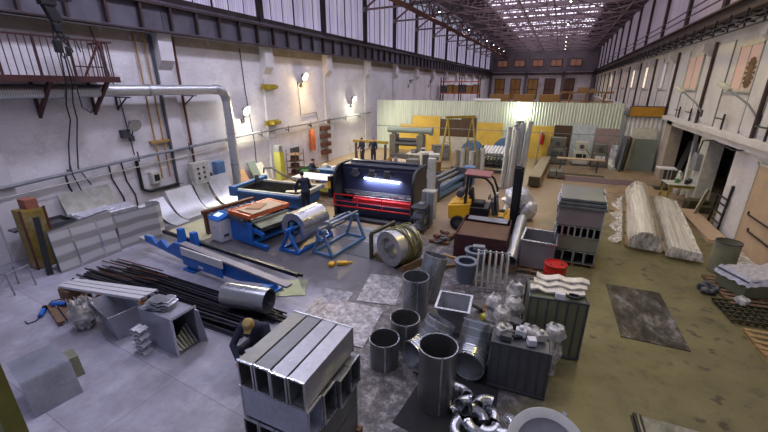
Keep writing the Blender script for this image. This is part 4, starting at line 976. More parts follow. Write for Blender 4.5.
# tools and scrap on the low pallet
t = T('low_pallet', 'small timber pallet of tools left of the wrapped bundle', 'pallet', (-10.05, 3.95, 0), R(-15))
for i in range(5): mk('plank', M().box(-.55, -.4+i*.17, .08, .55, -.27+i*.17, .11), 'wood_dk', t)
for y in (-.36, .0, .33): mk('runner', M().box(-.55, y-.04, 0, .55, y+.04, .08), 'wood_dk', t)
for i, (x, y, lab, mt) in enumerate([(-10.35, 3.85, 'blue and black angle grinder on the left of the low tool pallet', 'blue'), (-10.1, 4.15, 'dark power drill at the back of the low tool pallet', 'dgrey'), (-10.55, 3.55, 'blue handled power tool on the floor before the low pallet', 'blue')]):
    t = T('power_tool', lab, 'power tool', (x, y, .11 if i < 2 else 0), .5+i)
    mk('body', M().cyl((-.2, 0, .06), (.12, 0, .06), .05, seg=14), mt, t, bevel=.01); mk('head', M().cyl((.12, 0, .06), (.2, 0, .06), .035).cyl((.2, 0, .01), (.2, 0, .11), .05), 'black', t)
    mk('cord', M().tube([(-.2, 0, .05), (-.32, .06, .02), (-.35, .2, .015), (-.2, .28, .015)], .012, 6), 'black', t)
for i, (x, y, s_, lab) in enumerate([(-9.75, 4.05, .26, 'brown cardboard carton on the right of the low tool pallet'), (-9.6, 4.38, .3, 'brown cardboard carton behind the wrapped bundle'), (-9.2, 4.62, .24, 'open brown carton behind the white channels'), (-8.6, 4.72, .2, 'small brown carton behind the tapered hopper')]):
    t = T('carton', lab, 'carton', (x, y, .11 if i == 0 else 0), i*.7); mk('box', M().duct(-s_/2, -s_/2, 0, s_/2, s_/2, s_*.9, .01, 'z').box(-s_/2, -s_/2, 0, s_/2, s_/2, .01), 'card', t)
    mk('flap', M().hexa([(-s_/2, -s_/2, s_*.9), (s_/2, -s_/2, s_*.9), (s_/2, -s_/2-.01, s_*.9), (-s_/2, -s_/2-.01, s_*.9)], [(-s_/2, -s_*.8, s_*1.02), (s_/2, -s_*.8, s_*1.02), (s_/2, -s_*.8-.01, s_*1.02), (-s_/2, -s_*.8-.01, s_*1.02)]), 'card', t)
# ---- tiered stack of rectangular ducts
def rduct(axis, x0, y0, z0, x1, y1, z1, lab, mat='galv', fl=.022):
    t = T('rectangular_duct', lab, 'duct', ((x0+x1)/2, (y0+y1)/2, z0), 0, 'rectangular ducts in the foreground stack')
    cx, cy = (x0+x1)/2, (y0+y1)/2; X0, X1, Y0, Y1, Z = x0-cx, x1-cx, y0-cy, y1-cy, z1-z0
    mk('shell', M().duct(X0+.008, Y0+.008, .008, X1-.008, Y1-.008, Z-.008, .01, axis), mat, t)
    for e in (0, 1):
        m = M()
        if axis == 'y':
            ye = Y0 if e == 0 else Y1-fl; m.rect_frame(X0, 0, X1, Z, ye, ye+fl, .022)
        else:
            xe = X0 if e == 0 else X1-fl
            m.box(xe, Y0, 0, xe+fl, Y0+.022, Z).box(xe, Y1-.022, 0, xe+fl, Y1, Z).box(xe, Y0+.022, 0, xe+fl, Y1-.022, .022).box(xe, Y0+.022, Z-.022, xe+fl, Y1-.022, Z)
        mk('flange', m, 'galv_bright', t)
    return t
MT['galv_top'] = galv('galvanised_top', '94969c', .42, 5, metal=.7)
MT['galv_refl_band2'] = galv('galvanised_pale', 'a6a7ae', .45, 5, metal=.8, bmp=.03)
MT['sheet_pale'] = galv('sheet_pale', 'b6bbcf', .36, 4, metal=.35)
od = ['leftmost', 'second from left', 'third from left', 'rightmost']
MT['galv_dk2'] = galv('galvanised_dark_grey', '6f7174', .45, 6, metal=.6)  # darker grey sheet for the second duct of the top tier
MT['galv_tan'] = galv('galvanised_tan', '7f7e79', .45, 6, metal=.6)
for i in range(4): rduct('y', -3.17+i*.252, 2.62+.01*(i % 2), 1.585, -2.932+i*.252, 3.78, 1.99, od[i]+' of four long silver ducts on the top tier of the foreground stack', ['galv_tan', 'galv_dk2', 'galv_top', 'galv_refl_band2'][i])
for i, dx in enumerate((.0, .02, .08, .06)): rduct('x', -3.2, 2.63+i*.295, 1.085, -2.19+dx+.04, 2.915+i*.295, 1.575-.01*i, ['nearest', 'second', 'third', 'farthest'][i]+' of four ducts in the second tier of the foreground stack, open on the right', 'sheet_pale' if i == 0 else 'galv_dark')
for i in range(4): rduct('y', -3.19+i*.255, 2.6, .585, -2.945+i*.255, 3.85, 1.075, od[i]+' duct of the third tier of the foreground stack', 'galv_dark')
for i in range(4): rduct('y', -3.19+i*.255, 2.6, .11, -2.945+i*.255, 3.85, .575, od[i]+' duct of the bottom tier of the foreground stack', 'galv_dark')
def pallet(loc, rz, lab, w_=1.2, d=1.0, mat='wood', group=None, nb=6):
    t = T('timber_pallet', lab, 'pallet', loc, rz, group)
    for i in range(nb):
        y = -d/2+i*(d-.11)/(nb-1); mk('deck_board', M().box(-w_/2, y, .085, w_/2, y+.11, .107), mat, t)
    for x in (-w_/2, -.05, w_/2-.1):
        mk('stringer', M().box(x, -d/2, .06, x+.1, d/2, .085).box(x, -d/2, 0, x+.1, d/2, .015), mat, t)
        for y in (-d/2, -.05, d/2-.1): mk('block', M().box(x, y, .015, x+.1, y+.1, .06), mat, t)
    return t
pallet((-2.69, 3.22, 0), 0, 'pallet under the tiered duct stack in the foreground', 1.15, 1.3, 'wood_dk')
# ---- cylinders
def can(loc, r, h, lab, mat='galv', rot=(0, 0, 0), bottom=False, group='open sheet cylinders in the middle'):
    t = T('sheet_cylinder', lab, 'cylinder', loc, 0, group); t.rotation_euler = rot
    mk('shell', M().ring((0, 0, 0), (0, 0, h), r, r-.006, 48), mat, t)
    mk('rim', M().ring((0, 0, h-.02), (0, 0, h), r+.008, r-.008, 48), 'galv_bright', t)
    mk('seam', M().boxc((r*cos(-1.1), r*sin(-1.1), h/2), (.012, .03, h), (0, 0, -1.1)), 'galv_bright', t)
    return t
MT['cyl_d'] = galv('cylinder_dull', '7b7d7e', .36, 3, var=.15, metal=.75)
MT['cyl_b'] = galv('cylinder_bright', '9fa4aa', .3, 3, var=.15)
can((-1.24, 4.9, .008), .31, 1.17, 'tallest dark upright cylinder in the centre foreground', 'cyl_d')
can((-2.43, 5.4, 0), .28, .6, 'short open cylinder left of the tall foreground cylinder', 'cyl_d')
can((-2.3, 6.15, 0), .3, .62, 'short open cylinder behind the other short one at the floor edge', 'cyl_d')
can((-2.46, 7.25, 0), .3, 1.0, 'upright bright cylinder near the strapped coil', 'cyl_b')
can((-2.42, 7.95, 0.09), .3, 1.1, 'cylinder leaning back behind the upright bright one', 'cyl_b', (R(-16), R(8), 0))
def elbow(E, h, r, lab, mat='cyl_b', rb=.5, top=.32):
    """lobster-back bend resting on its round mouth: mouth centre E faces h, the other end leans back and up"""
    h = V((*h, 0)).normalized(); z = V((0, 0, 1)); E = V(E); A = R(58)
    t = T('duct_elbow', lab, 'duct elbow', (E.x, E.y, 0), 0, 'segmented duct bends in the middle')
    o = V((0, 0, E.z)); pts = [o]
    p1 = o-h*.12; n = 2; pts += [p1-h*(rb*sin(A*i/n))+z*(rb*(1-cos(A*i/n))) for i in range(n+1)]
    d = (-h*cos(A)+z*sin(A)); pts.append(pts[-1]+d*top)
    mk('bend', M().tube(pts, r, 36, cap=False), mat, t, ang=8)
    mk('bend_lining', M().tube(pts, r-.008, 36, cap=False), 'galv', t, ang=8)
    for i, p in enumerate(pts[1:-1]):
        q = (pts[i+2]-pts[i]).normalized(); mk('seam', M().ring(p-q*.012, p+q*.012, r+.01, r-.004, 36), 'galv_bright', t)
    for p, q in ((pts[0], h), (pts[-1], d), (pts[-1]-d*.13, d)): mk('rim', M().ring(p-q*.014, p+q*.014, r+.014, r-.01, 36), 'galv_bright', t)
    mk('damper_plate', M().cyl(pts[1], pts[1]+h*.01, r-.01, seg=36), 'galv', t)
    return t
elbow((-1.87, 5.45, .315), (-.5, -.86), .29, 'segmented silver duct bend leaning left of the tall foreground cylinder')
elbow((-.86, 5.62, .315), (-.05, -1), .29, 'segmented silver duct bend right of the tall foreground cylinder')
# hopper
t = T('square_hopper', 'square grey funnel hopper with pale rim behind the segmented bends', 'hopper', (-1.47, 6.95, 0), R(6))
m = M(); B = [(-.17, -.17), (.17, -.17), (.17, .17), (-.17, .17)]; Tt = [(-.33, -.33), (.33, -.33), (.33, .33), (-.33, .33)]
for i in range(4):
    j = (i+1) % 4; a, b_, c_, d_ = V((*B[i], .08)), V((*B[j], .08)), V((*Tt[j], .74)), V((*Tt[i], .74)); nn = (b_-a).cross(d_-a).normalized()*-.008
    m.hexa([a, b_, b_+nn, a+nn], [d_, c_, c_+nn, d_+nn])
mk('funnel', m, 'galv', t); mk('rim', M().duct(-.37, -.37, .72, .37, .37, .76, .05, 'z'), 'galv_bright', t); mk('neck', M().duct(-.18, -.18, 0, .18, .18, .1, .01, 'z'), 'galv_dark', t)
# ---- air handling casings, near and far
def casing(loc, rz, d, lab, mat, nrib):
    x, y, z = d; t = T('ribbed_casing', lab, 'ribbed metal casing', loc, rz)
    mk('panel', M().box(.03, .03, .06, x-.03, y-.03, z-.03), mat, t)
    for i in range(1, nrib): mk('rib', M().box(x*i/nrib-.012, .005, .08, x*i/nrib+.012, .03, z-.05), 'dgrey', t)
    m = M()
    for a in (0, x-.04):
        for b_ in (0, y-.04): m.box(a, b_, .02, a+.04, b_+.04, z)
    for zz in (.02, z-.04): m.box(.04, 0, zz, x-.04, .04, zz+.04).box(.04, y-.04, zz, x-.04, y, zz+.04).box(0, .04, zz, .04, y-.04, zz+.04).box(x-.04, .04, zz, x, y-.04, zz+.04)
    mk('edge_frame', m, 'dgrey', t, bevel=.004)
    mk('base', M().box(.05, .05, 0, x-.05, y-.05, .05), 'black', t)
    return t
MT['olive'] = paint('olive_casing', '6e7259', .42, .15, .14, 2.)
MT['case_b'] = paint('dark_casing', '575a60', .4, .2, .16, 2.)
casing((-.5, 5.62, 0), R(3), (.98, .45, .98), 'dark ribbed casing nearest the elbows pile', 'case_b', 6)
casing((.0, 6.86, 0), R(8), (1.06, .8, 1.31), 'tall olive ribbed casing right of the plastic wrapped packages', 'olive', 6)
# things lying on the casings
for i, (x, y, z, d, lab) in enumerate([(-.28, 5.8, .98, (.2, .16, .1), 'small box at the left on the near dark casing'), (.14, 5.82, .98, (.14, .14, .12), 'small white box at the right on the near dark casing'), (-.05, 5.95, .98, (.28, .1, .05), 'flat black fitting at the back of the near dark casing')]):
    S1('box', lab, 'box', M().boxc((0, 0, d[2]/2), d), ['dgrey', 'white', 'black'][i], (x, y, z), (0, 0, .3*i), bevel=.008)
for i in range(3):
    S1('wrapped_strip', ['lowest', 'middle', 'topmost'][i]+' crumpled foil strip on top of the tall olive casing', 'foil strip', M().strip([(j*.14, .0+.02*sin(j*1.7+i), .03*sin(j*2.1+i)) for j in range(8)], (.02, .2, .0), .03), 'wrap', (.0+.04*i, 7.05+.17*i, 1.345+.05*i), (0, 0, R(8)))
S1('box', 'small white box on the front edge of the tall olive casing', 'box', M().box(0, 0, 0, .17, .13, .12), 'white', (.45, 6.95, 1.31), bevel=.008)
S1('cable_coil', 'short dark coil of cable on the olive casing top', 'cable', M().tube([(.78+.1*cos(a*.9), 7.07+.06*sin(a*.9), 1.33+.004*a) for a in range(18)], .018, 6), 'black')
# plastic-wrapped valve packages
rg = random.Random(11)
ps_ = 1.0
pk = [(-.35, 6.3), (-.12, 6.26), (.1, 6.45), (-.44, 6.66), (-.16, 6.58), (-.66, 7.12), (-.26, 7.0), (-.3, 7.4), (.5, 6.48)]
pn = ['at the near left', 'at the near middle', 'by the olive casing corner', 'in the second row left', 'in the second row middle', 'at the far left', 'in the third row', 'tallest at the back', 'standing alone before the olive casing']
for i, (x, y) in enumerate(pk):
    h_ = (.85, .8, .86, 1.0, .92, .98, 1.08, 1.22, 1.0)[i]
    t = T('wrapped_unit', 'grey motor unit in clear plastic '+pn[i], 'wrapped unit', (x, y, 0), rg.uniform(-.5, .5), 'motor units wrapped in plastic')
    mk('column', M().box(-.09, -.09, 0, .09, .09, h_-.2), 'galv_dark', t)
    mk('actuator', M().boxc((0, 0, h_-.12), (.21, .19, .17)).boxc((0, 0, h_*.5), (.19, .17, .2)).cyl((0, -.1, h_-.1), (0, .12, h_-.1), .05, seg=14), ['offwhite', 'dgrey', 'white'][i % 3], t, bevel=.012)
    mk('dial', M().cyl((0, -.1, h_-.1), (0, -.125, h_-.1), .04, seg=14), 'black', t)
    if i not in (1, 4):
        m = M(); prev = None
        for zz, r in ((0, .16), (h_*.25, .14), (h_*.5, .17), (h_*.7, .13), (h_*.86, .17), (h_+.02, .13), (h_+.06, .05)):
            row = [m.bm.verts.new((r*(1+rg.uniform(-.28, .25))*cos(2*pi*k/11)*1.05, r*(1+rg.uniform(-.28, .25))*sin(2*pi*k/11), max(0, zz+rg.uniform(-.03, .03)))) for k in range(11)]
            if prev:
                for q in range(11): m._face([prev[q], prev[(q+1) % 11], row[(q+1) % 11], row[q]])
            prev = row
        mk('wrap', m, 'film', t, ang=20)
for i, (x, y, z, c, lab) in enumerate([(-.05, 6.1, .985, 'white', 'white actuator box on the rear edge of the near dark casing'), (.28, 6.12, .985, 'offwhite', 'pale actuator box at the rear right of the near dark casing'), (-.36, 6.0, .985, 'offwhite', 'pale fitting at the rear left of the near dark casing')]):
    S1('fitting', lab, 'fitting', M().boxc((0, 0, .07), (.18, .13, .14)).cyl((0, 0, .14), (0, 0, .2), .045, seg=12), c, (x, y-.12, z), (0, 0, .4*i), bevel=.012)
# elbows heap and fan dish
rg = random.Random(5)
for i in range(13):
    x = -.76+(i % 5)*.19+rg.uniform(-.05, .05); y = 4.55+(i//5)*.22+rg.uniform(-.05, .05); z = .12+(.13 if i > 8 else 0)+rg.uniform(0, .05)
    r = .085; pts = [(.17*(1-cos(a)), 0, .17*sin(a)) for a in [pi/2*j/6 for j in range(7)]]
    t = T('pipe_elbow', 'small shiny pipe bend in the dark heap behind the white fan dish', 'pipe elbow', (x, y, z), 0, 'shiny pipe bends in a heap'); t.rotation_euler = (rg.uniform(1.1, 2), rg.uniform(-.4, .4), rg.uniform(0, 6))
    mk('bend', M().tube(pts, r, 18, cap=False), 'galv_bright', t, ang=60); mk('bend_lining', M().tube(pts, r-.006, 18, cap=False), 'galv_dark', t, ang=60)
    for p, q in ((pts[0], (0, 0, 1)), (pts[-1], (1, 0, 0))): mk('collar', M().ring(V(p)-V(q)*.02, V(p)+V(q)*.02, r+.008, r-.004, 18), 'galv_bright', t)
t = T('fan_inlet_dish', 'big white round fan dish with grey inside at the bottom edge', 'fan dish', (.52, 4.42, .30), 0); t.rotation_euler = (R(38), 0, R(4))
MT['dish_w'] = paint('dish_white', 'bfc0bd', .35, 0, .05); MT['dish_g'] = paint('dish_grey', '8d8f97', .45, 0, .06)
mk('rim', M().lathe([(.55, -.04), (.56, 0), (.55, .03), (.52, .03), (.42, .0)], seg=48), 'dish_w', t)
mk('cone', M().lathe([(.42, 0), (.38, -.05), (.2, -.12), (0, -.14)], seg=48), 'dish_g', t)
mk('housing', M().lathe([(.55, -.04), (.5, -.12), (.3, -.28), (.0, -.3)], seg=48), 'dish_w', t)
for a in (1.2, 2.6, 4.4): mk('lug', M().boxc((.575*cos(a), .575*sin(a), 0), (.05, .06, .05), (0, 0, a)), 'galv', t)
S1('rubber_mat', 'black mat on the floor under the tall foreground cylinder', 'mat', M().hexa([(-1.75, 4.2, 0), (-.2, 4.0, 0), (-.3, 6.1, 0), (-1.5, 6.4, 0)], [(-1.75, 4.2, .008), (-.2, 4.0, .008), (-.3, 6.1, .008), (-1.5, 6.4, .008)]), 'rubber')
# ---- middle ground around the forklift
t = T('skip_box', 'dark red steel skip box with brown lid plate beside the forklift', 'skip', (-1.64, 11.6, 0), R(2))
mk('body', M().duct(-.78, -1.0, .05, .78, .95, .85, .04, 'z').box(-.78, -1.0, .05, .78, .95, .1), 'maroon', t, bevel=.01)
mk('lid_plate', M().hexa([(-.74, -.96, .72), (.74, -.96, .72), (.74, .4, .78), (-.74, .4, .78)], [(-.74, -.96, .75), (.74, -.96, .75), (.74, .4, .81), (-.74, .4, .81)]), MT.setdefault('lid', paint('rust_lid', '5f4431', .6, .2, .2, 3)), t)
mk('skid', M().box(-.7, -.95, 0, -.6, .9, .05).box(.6, -.95, 0, .7, .9, .05), 'black', t)
for i in range(3): S1('scrap_strip', ['front', 'middle', 'rear'][i]+' galvanised strip lying on the back of the red skip box', 'metal strip', M().boxc((0, 0, 0), (1.3, .12, .03), (0, 0, .04*i)), 'galv', (-1.64, 12.1+.14*i, .87))
t = T('steel_pipe', 'dull steel pipe lying across the right edge of the red skip box', 'pipe', (-.64, 10.2, .42)); t.rotation_euler = (R(-80), 0, R(-1))
mk('tube', M().ring((0, 0, 0), (0, 0, 2.6), .17, .16, 32), 'spiral', t); mk('rim', M().ring((0, 0, -.01), (0, 0, .03), .178, .155, 32), 'galv_dark', t)
S1('pipe_prop', 'dark timber block under the near end of the steel pipe', 'block', M().box(-.82, 10.25, 0, -.46, 10.55, .25), 'wood_dk', bevel=.01)
MT['reel'] = paint('bluish_reel', '6b7384', .45, .3, .15)
for i, (x, y, lab) in enumerate([(-1.72, 9.35, 'near bluish flanged pot left of the pale rack'), (-1.62, 10.2, 'far bluish flanged pot in front of the red skip box')]):
    t = T('flanged_pot', lab, 'pot', (x, y, 0), 0, 'flanged pots')
    mk('body', M().ring((0, 0, 0), (0, 0, .55), .24, .22, 32, .3, .28), 'reel', t); mk('flange', M().ring((0, 0, .55), (0, 0, .6), .33, .22, 32), 'reel', t, bevel=.006); mk('base', M().cyl((0, 0, 0), (0, 0, .02), .235), 'dgrey', t)
S1('box', 'small grey box resting on the rim of the far flanged pot', 'box', M().boxc((0, 0, .06), (.34, .2, .12)), 'grey', (-1.55, 10.25, .6), (0, 0, .2), bevel=.01)
t = T('hoop_rack', 'rack of pale upright hoops near the flanged pots', 'rack', (-1.0, 9.15, 0), R(10))
for i in range(6):
    x = -.38+i*.15; mk('hoop', M().tube([(x, -.16, 0), (x, -.16, .95), (x, -.1, 1.05), (x, .12, 1.05), (x, .18, .95), (x, .18, 0)], .022, 8), 'offwhite', t)
for y, z in ((-.16, .08), (.18, .08), (0, 1.07)): mk('tie_bar', M().bar((-.42, y, z), (.42, y, z), .035), 'grey', t)
for i in range(4): S1('pipe_offcut', ['first', 'second', 'third', 'last'][i]+' thin dark tube on the floor from the hoop rack to the right', 'tube', M().cyl((0, -.3, .03), (0, .3, .03), .03, seg=10), 'dgrey', (-.45+i*.12, 8.9+.03*i, 0), (0, 0, -.3))
S1('yellow_reel', 'small yellow green tool beside the square hopper', 'tool', M().cyl((0, 0, .08), (.18, 0, .08), .08, seg=14).boxc((.25, 0, .05), (.3, .06, .08)), 'pale_yellow', (-.95, 7.6, 0), (0, 0, .8), bevel=.01)
S1('short_tube', 'short grey tube leaning at the hopper rim', 'tube', M().cyl((0, 0, 0), (0, 0, .6), .06, seg=16), 'grey', (-1.0, 8.05, .02), (R(55), 0, R(-40)))
pallet((-.45, 7.75, 0), R(18), 'worn pallet under the right side of the hopper', .9, 1.1, 'wood_dk')
t = T('open_duct_box', 'open grey square duct on pallet beside the red drum', 'duct', (.05, 11.2, .11), R(-3))
mk('shell', M().duct(-.45, -.5, 0, .45, .5, .82, .014, 'z'), MT.setdefault('galv_m', galv('galvanised_mauve', '8b878a', .5, 6, metal=.5)), t); mk('rim', M().duct(-.49, -.54, .8, .49, .54, .84, .05, 'z'), 'galv_bright', t); mk('floor_plate', M().box(-.43, -.48, .05, .43, .48, .07), 'galv_dark', t)
pallet((-.1, 11.1, 0), 0, 'brown pallet under the open grey duct', 1.3, 1.3, 'wood_dk')
t = T('steel_drum', 'red steel drum standing before the open grey duct', 'drum', (.53, 10.1, 0))
mk('body', M().lathe([(0, .01), (.28, .01), (.285, .06), (.28, .2), (.29, .22), (.28, .24), (.28, .42), (.29, .44), (.28, .46), (.28, .6), (.29, .62), (.29, .64), (.27, .64), (.265, .61), (0, .6)], seg=36), 'drum_red', t)
mk('bung', M().cyl((.15, .05, .6), (.15, .05, .63), .035, seg=14).cyl((-.12, -.08, .6), (-.12, -.08, .625), .02, seg=12), 'dgrey', t)
mk('sticker', M().boxc((0, -.288, .33), (.14, .006, .1)), 'white', t)
rg = random.Random(9)
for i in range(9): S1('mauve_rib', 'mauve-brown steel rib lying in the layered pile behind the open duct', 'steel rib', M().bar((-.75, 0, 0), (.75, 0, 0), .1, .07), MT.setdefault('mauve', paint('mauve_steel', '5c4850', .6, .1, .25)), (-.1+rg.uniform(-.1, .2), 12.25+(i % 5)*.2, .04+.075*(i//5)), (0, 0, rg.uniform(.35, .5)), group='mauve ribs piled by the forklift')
for i in range(7): S1('scrap_bar', 'short dark scrap piece in the heap between coil and forklift', 'scrap', M().bar((-.3, 0, 0), (.3, 0, .0), .09, .07).boxc((.1, .05, .04), (.2, .16, .1)), ['rust', 'dgrey', 'wood_dk'][i % 3], (-3.15+.14*(i % 3), 11.5+.28*(i//2), .06+.05*(i % 2)), (0, 0, i*.9), group='scrap heap before the forklift')
t = T('timber_trestle', 'rusty triangular timber trestle on the floor behind the leaning cylinder', 'frame', (-2.3, 9.9, 0), R(-25))
mk('beam', M().bar((-.3, -.6, .05), (.25, .6, .05), .1).bar((-.3, -.55, .12), (-.45, .3, .12), .1), 'wood_dk', t); mk('crossbar', M().bar((-.42, .2, .2), (.15, .35, .2), .08), 'wood', t)
# ---- forklift
t = T('forklift', 'yellow and black forklift truck facing right in the middle of the hall', 'forklift', (-2.05, 13.6, 0), R(3))
MT['seat_b'] = paint('seat_vinyl', '1d1d20', .6)
mk('counterweight', M().hexa([(-1.2, -.5, .4), (-.45, -.5, .4), (-.45, .5, .4), (-1.2, .5, .4)], [(-1.25, -.48, .95), (-.4, -.52, 1.1), (-.4, .52, 1.1), (-1.25, .48, .95)]).hexa([(-1.2, -.46, .95), (-.4, -.5, 1.1), (-.4, .5, 1.1), (-1.2, .46, .95)], [(-1.05, -.4, 1.1), (-.4, -.42, 1.2), (-.4, .42, 1.2), (-1.05, .4, 1.1)]), 'yellow', t, bevel=.05)
mk('chassis', M().box(-1.1, -.45, .3, .75, .45, .52).box(-.4, -.52, .45, .4, .52, .62), 'yellow', t, bevel=.03)
mk('engine_cover', M().box(-.5, -.45, .62, .25, .45, .95), 'black', t, bevel=.03)
s = mk('seat', M().boxc((-.2, 0, 1.02), (.5, .5, .14)), 'seat_b', t, bevel=.04); mk('backrest', M().boxc((-.45, 0, 1.3), (.14, .46, .5), (0, -.15, 0)), 'seat_b', s, bevel=.04)
mk('dashboard', M().boxc((.42, 0, .95), (.22, .7, .5), (0, -.2, 0)), 'dgrey', t, bevel=.02)
mk('steering_wheel', M().tube([(.2+.02*cos(a), .17*cos(a), 1.27+.17*sin(a)*.5) for a in [2*pi*k/20 for k in range(21)]], .018, 6).bar((.4, 0, 1.1), (.2, 0, 1.27), .03), 'black', t)
mk('front_fender', M().box(.35, -.55, .5, 1.0, .55, .62).hexa([(.75, -.5, .62), (1.0, -.5, .62), (1.0, .5, .62), (.75, .5, .62)], [(.9, -.4, .8), (1.0, -.4, .8), (1.0, .4, .8), (.9, .4, .8)]), 'yellow', t, bevel=.02)
def wheel(x, y, r, w_):
    g = mk('wheel', M().lathe([(r*.55, -w_/2), (r*.9, -w_/2), (r, -w_/2+.03), (r, w_/2-.03), (r*.9, w_/2), (r*.55, w_/2)], (x, y, r), 28, (0, 1, 0)), 'rubber', t)
    mk('hub', M().lathe([(0, -w_/2+.03), (r*.3, -w_/2+.02), (r*.56, -w_/2+.05), (r*.56, w_/2-.05), (r*.3, w_/2-.02), (0, w_/2-.03)], (x, y, r), 20, (0, 1, 0)), 'dgrey', g)
for y in (-.46, .46): wheel(-.82, y, .29, .24); wheel(.72, y, .34, .26)
for y in (-.45, .45):
    mk('guard_post', M().bar((-.62, y, .95), (-.55, y, 2.08), .09), 'black', t)
    mk('guard_post', M().tube([(.48, y, .9), (.42, y, 1.5), (.28, y, 1.85), (.05, y, 2.06), (-.2, y, 2.1)], .04, 10), 'black', t)
mk('roof_guard', M().box(-.62, -.48, 2.05, .1, .48, 2.1), 'black', t, bevel=.01)
S1('roof_cover', 'faded red cloth spread on the forklift roof', 'cloth', M().boxc((-2.3, 13.58, 2.135), (.95, .95, .05), (0, .03, R(3))), MT.setdefault('redcloth', paint('faded_red_cloth', '8a5a5c', .8, 0, .25, 8)), bevel=.02)
for y in (-.33, .33):
    mk('mast_channel', M().box(.98, y-.09, .06, 1.2, y+.09, 2.5).box(1.2, y-.05, .1, 1.28, y+.05, 2.4), 'black', t, bevel=.008)
mk('mast_crosshead', M().box(1.02, -.3, 2.42, 1.18, .3, 2.55).box(1.04, -.3, 1.3, 1.16, .3, 1.4).cyl((1.1, 0, .2), (1.1, 0, 2.4), .05), 'black', t)
mk('carriage', M().box(1.28, -.5, .12, 1.34, .5, .2).box(1.28, -.5, .5, 1.34, .5, .58).bar((1.31, -.45, .12), (1.31, -.45, 1.1), .04).bar((1.31, .45, .12), (1.31, .45, 1.1), .04).bar((1.31, 0, .12), (1.31, 0, 1.1), .04).box(1.28, -.5, 1.06, 1.34, .5, 1.12), 'black', t)
for y in (-.3, .3): mk('fork', M().box(1.34, y-.06, .06, 2.1, y+.06, .1).box(1.34, y-.06, .06, 1.39, y+.06, .6), 'dgrey', t)
mk('gas_bottle', M().lathe([(0, -.35), (.13, -.33), (.15, -.25), (.15, .25), (.13, .33), (0, .35)], (-.85, 0, 1.36), 20, (0, 1, 0)), 'dgrey', t)
for y in (-.5, .5): mk('headlight', M().cyl((.45, y, 1.55), (.53, y, 1.55), .07), 'offwhite', t)
S1('foil_load', 'crumpled silver wrapped parts behind the forklift mast', 'bundle', M().blob((-1.0, 15.3, .75), (.55, .4, .55), 16, 10, .2).blob((-.6, 15.35, .45), (.4, .4, .45), 14, 10, .2), 'foil')
# ================================================================== RIGHT SIDE
od7 = ['first', 'second', 'third', 'fourth', 'fifth', 'sixth', 'seventh', 'last']
G_ = 'rectangular ducts in the grey stack right of the red drum'
def sduct(axis, x0, y0, z0, x1, y1, z1, lab, mat):
    t = rduct(axis, x0-.13, y0+.05, z0, x1-.13, y1+.05, z1, lab, mat); t['group'] = G_; return t
MT['galv_pk'] = galv('galvanised_pinkish', '8f8583', .5, 5, metal=.5); MT['galv_yg'] = galv('galvanised_yellowish', '8b8a76', .5, 5, metal=.5)
for i in range(4): sduct('y', .58+i*.29, 11.5, .1, .86+i*.29, 12.75, .48, od7[i]+' from left of the square ducts at the bottom of the grey stack', 'galv_dark')
sduct('x', .56, 11.52, .49, 1.76, 12.75, .92, 'plain yellowish duct lying across the second level of the grey stack', 'galv_yg')
for i in range(7): sduct('y', .58+i*.168, 11.5, .93, .745+i*.168, 12.75, 1.26, od7[i]+' from left of seven narrow ducts at mid height of the grey stack', 'galv_dark')
sduct('x', .56, 11.52, 1.27, 1.76, 12.75, 1.78, 'pinkish duct lying across the upper level of the grey stack', 'galv_pk')
for i in range(3): sduct('x', .52+.03*i, 11.46+.1*i, 1.79+.09*i, 1.82-.02*i, 12.8, 1.87+.09*i, ['lowest', 'middle', 'topmost'][i]+' flat duct on top of the front grey stack', 'galv_dark')
sduct('x', .62, 12.95, .1, 1.95, 14.1, .9, 'lower large duct of the rear part of the grey stack', 'galv_m')
sduct('x', .6, 12.95, .91, 1.95, 14.1, 1.5, 'upper large duct of the rear part of the grey stack', 'galv')
for i in range(3): sduct('x', .6+.02*i, 12.95+.25*i, 1.52+.12*i, 1.95, 14.2, 1.63+.12*i, ['lowest', 'middle', 'topmost'][i]+' flat duct on the rear part of the grey stack', 'galv_dark')
pallet((1.04, 12.17, 0), 0, 'pallet under the front part of the grey duct stack', 1.2, 1.25, 'wood_dk'); pallet((1.15, 13.57, 0), 0, 'pallet under the rear part of the grey duct stack', 1.25, 1.15, 'wood_dk')
# long plastic-wrapped channels
t = T('wrapped_channels', 'long bundle of white ribbed channels in clear plastic on the right floor, taller left half', 'wrapped bundle', (3.22, 13.75, .112), R(-7))
for k in range(4):
    path = [(.36*cos(a)*(1-.06*k), 0, .1+.46*sin(a)-.02*k) for a in [pi*i/14 for i in range(15)]]
    mk('channel', M().strip([(p[0]*1.0, -.1+k*.16, p[2]) for p in path], (.0, 7.2-k*.3, 0), .02), 'wrap', t)
rg = random.Random(21); m = M(); path = []
for i in range(13):
    a = -.15+(pi+.3)*i/12; path.append((.53*cos(a)+rg.uniform(-.02, .02), -.2, max(.0, .06+.56*sin(a)+rg.uniform(-.01, .02))))
bm = m.bm; prev = None
for s_ in range(28):
    row = [bm.verts.new((p[0]*.92*(1+rg.uniform(-.012, .012)), -.2+s_*.29, max(.0, p[2]*(1+rg.uniform(-.014, .014))))) for p in path]
    if prev:
        for q in range(len(row)-1): m._face([prev[q], prev[q+1], row[q+1], row[q]])
    if not prev: m._face(row)
    prev = row
mk('wrap', m, 'film_l', t)
t = T('wrapped_channels', 'lower right half of the plastic wrapped channel bundle on the right floor', 'wrapped bundle', (4.17, 13.35, .112), R(-7))
for k in range(5):
    mk('channel', M().bar((-.3+k*.16, 0, .12), (-.3+k*.16, 6.4, .12), .14, .2).bar((-.3+k*.16, .2, .24), (-.3+k*.16, 6.2, .24), .09, .06), 'wrap', t)
m = M(); bm = m.bm; prev = None
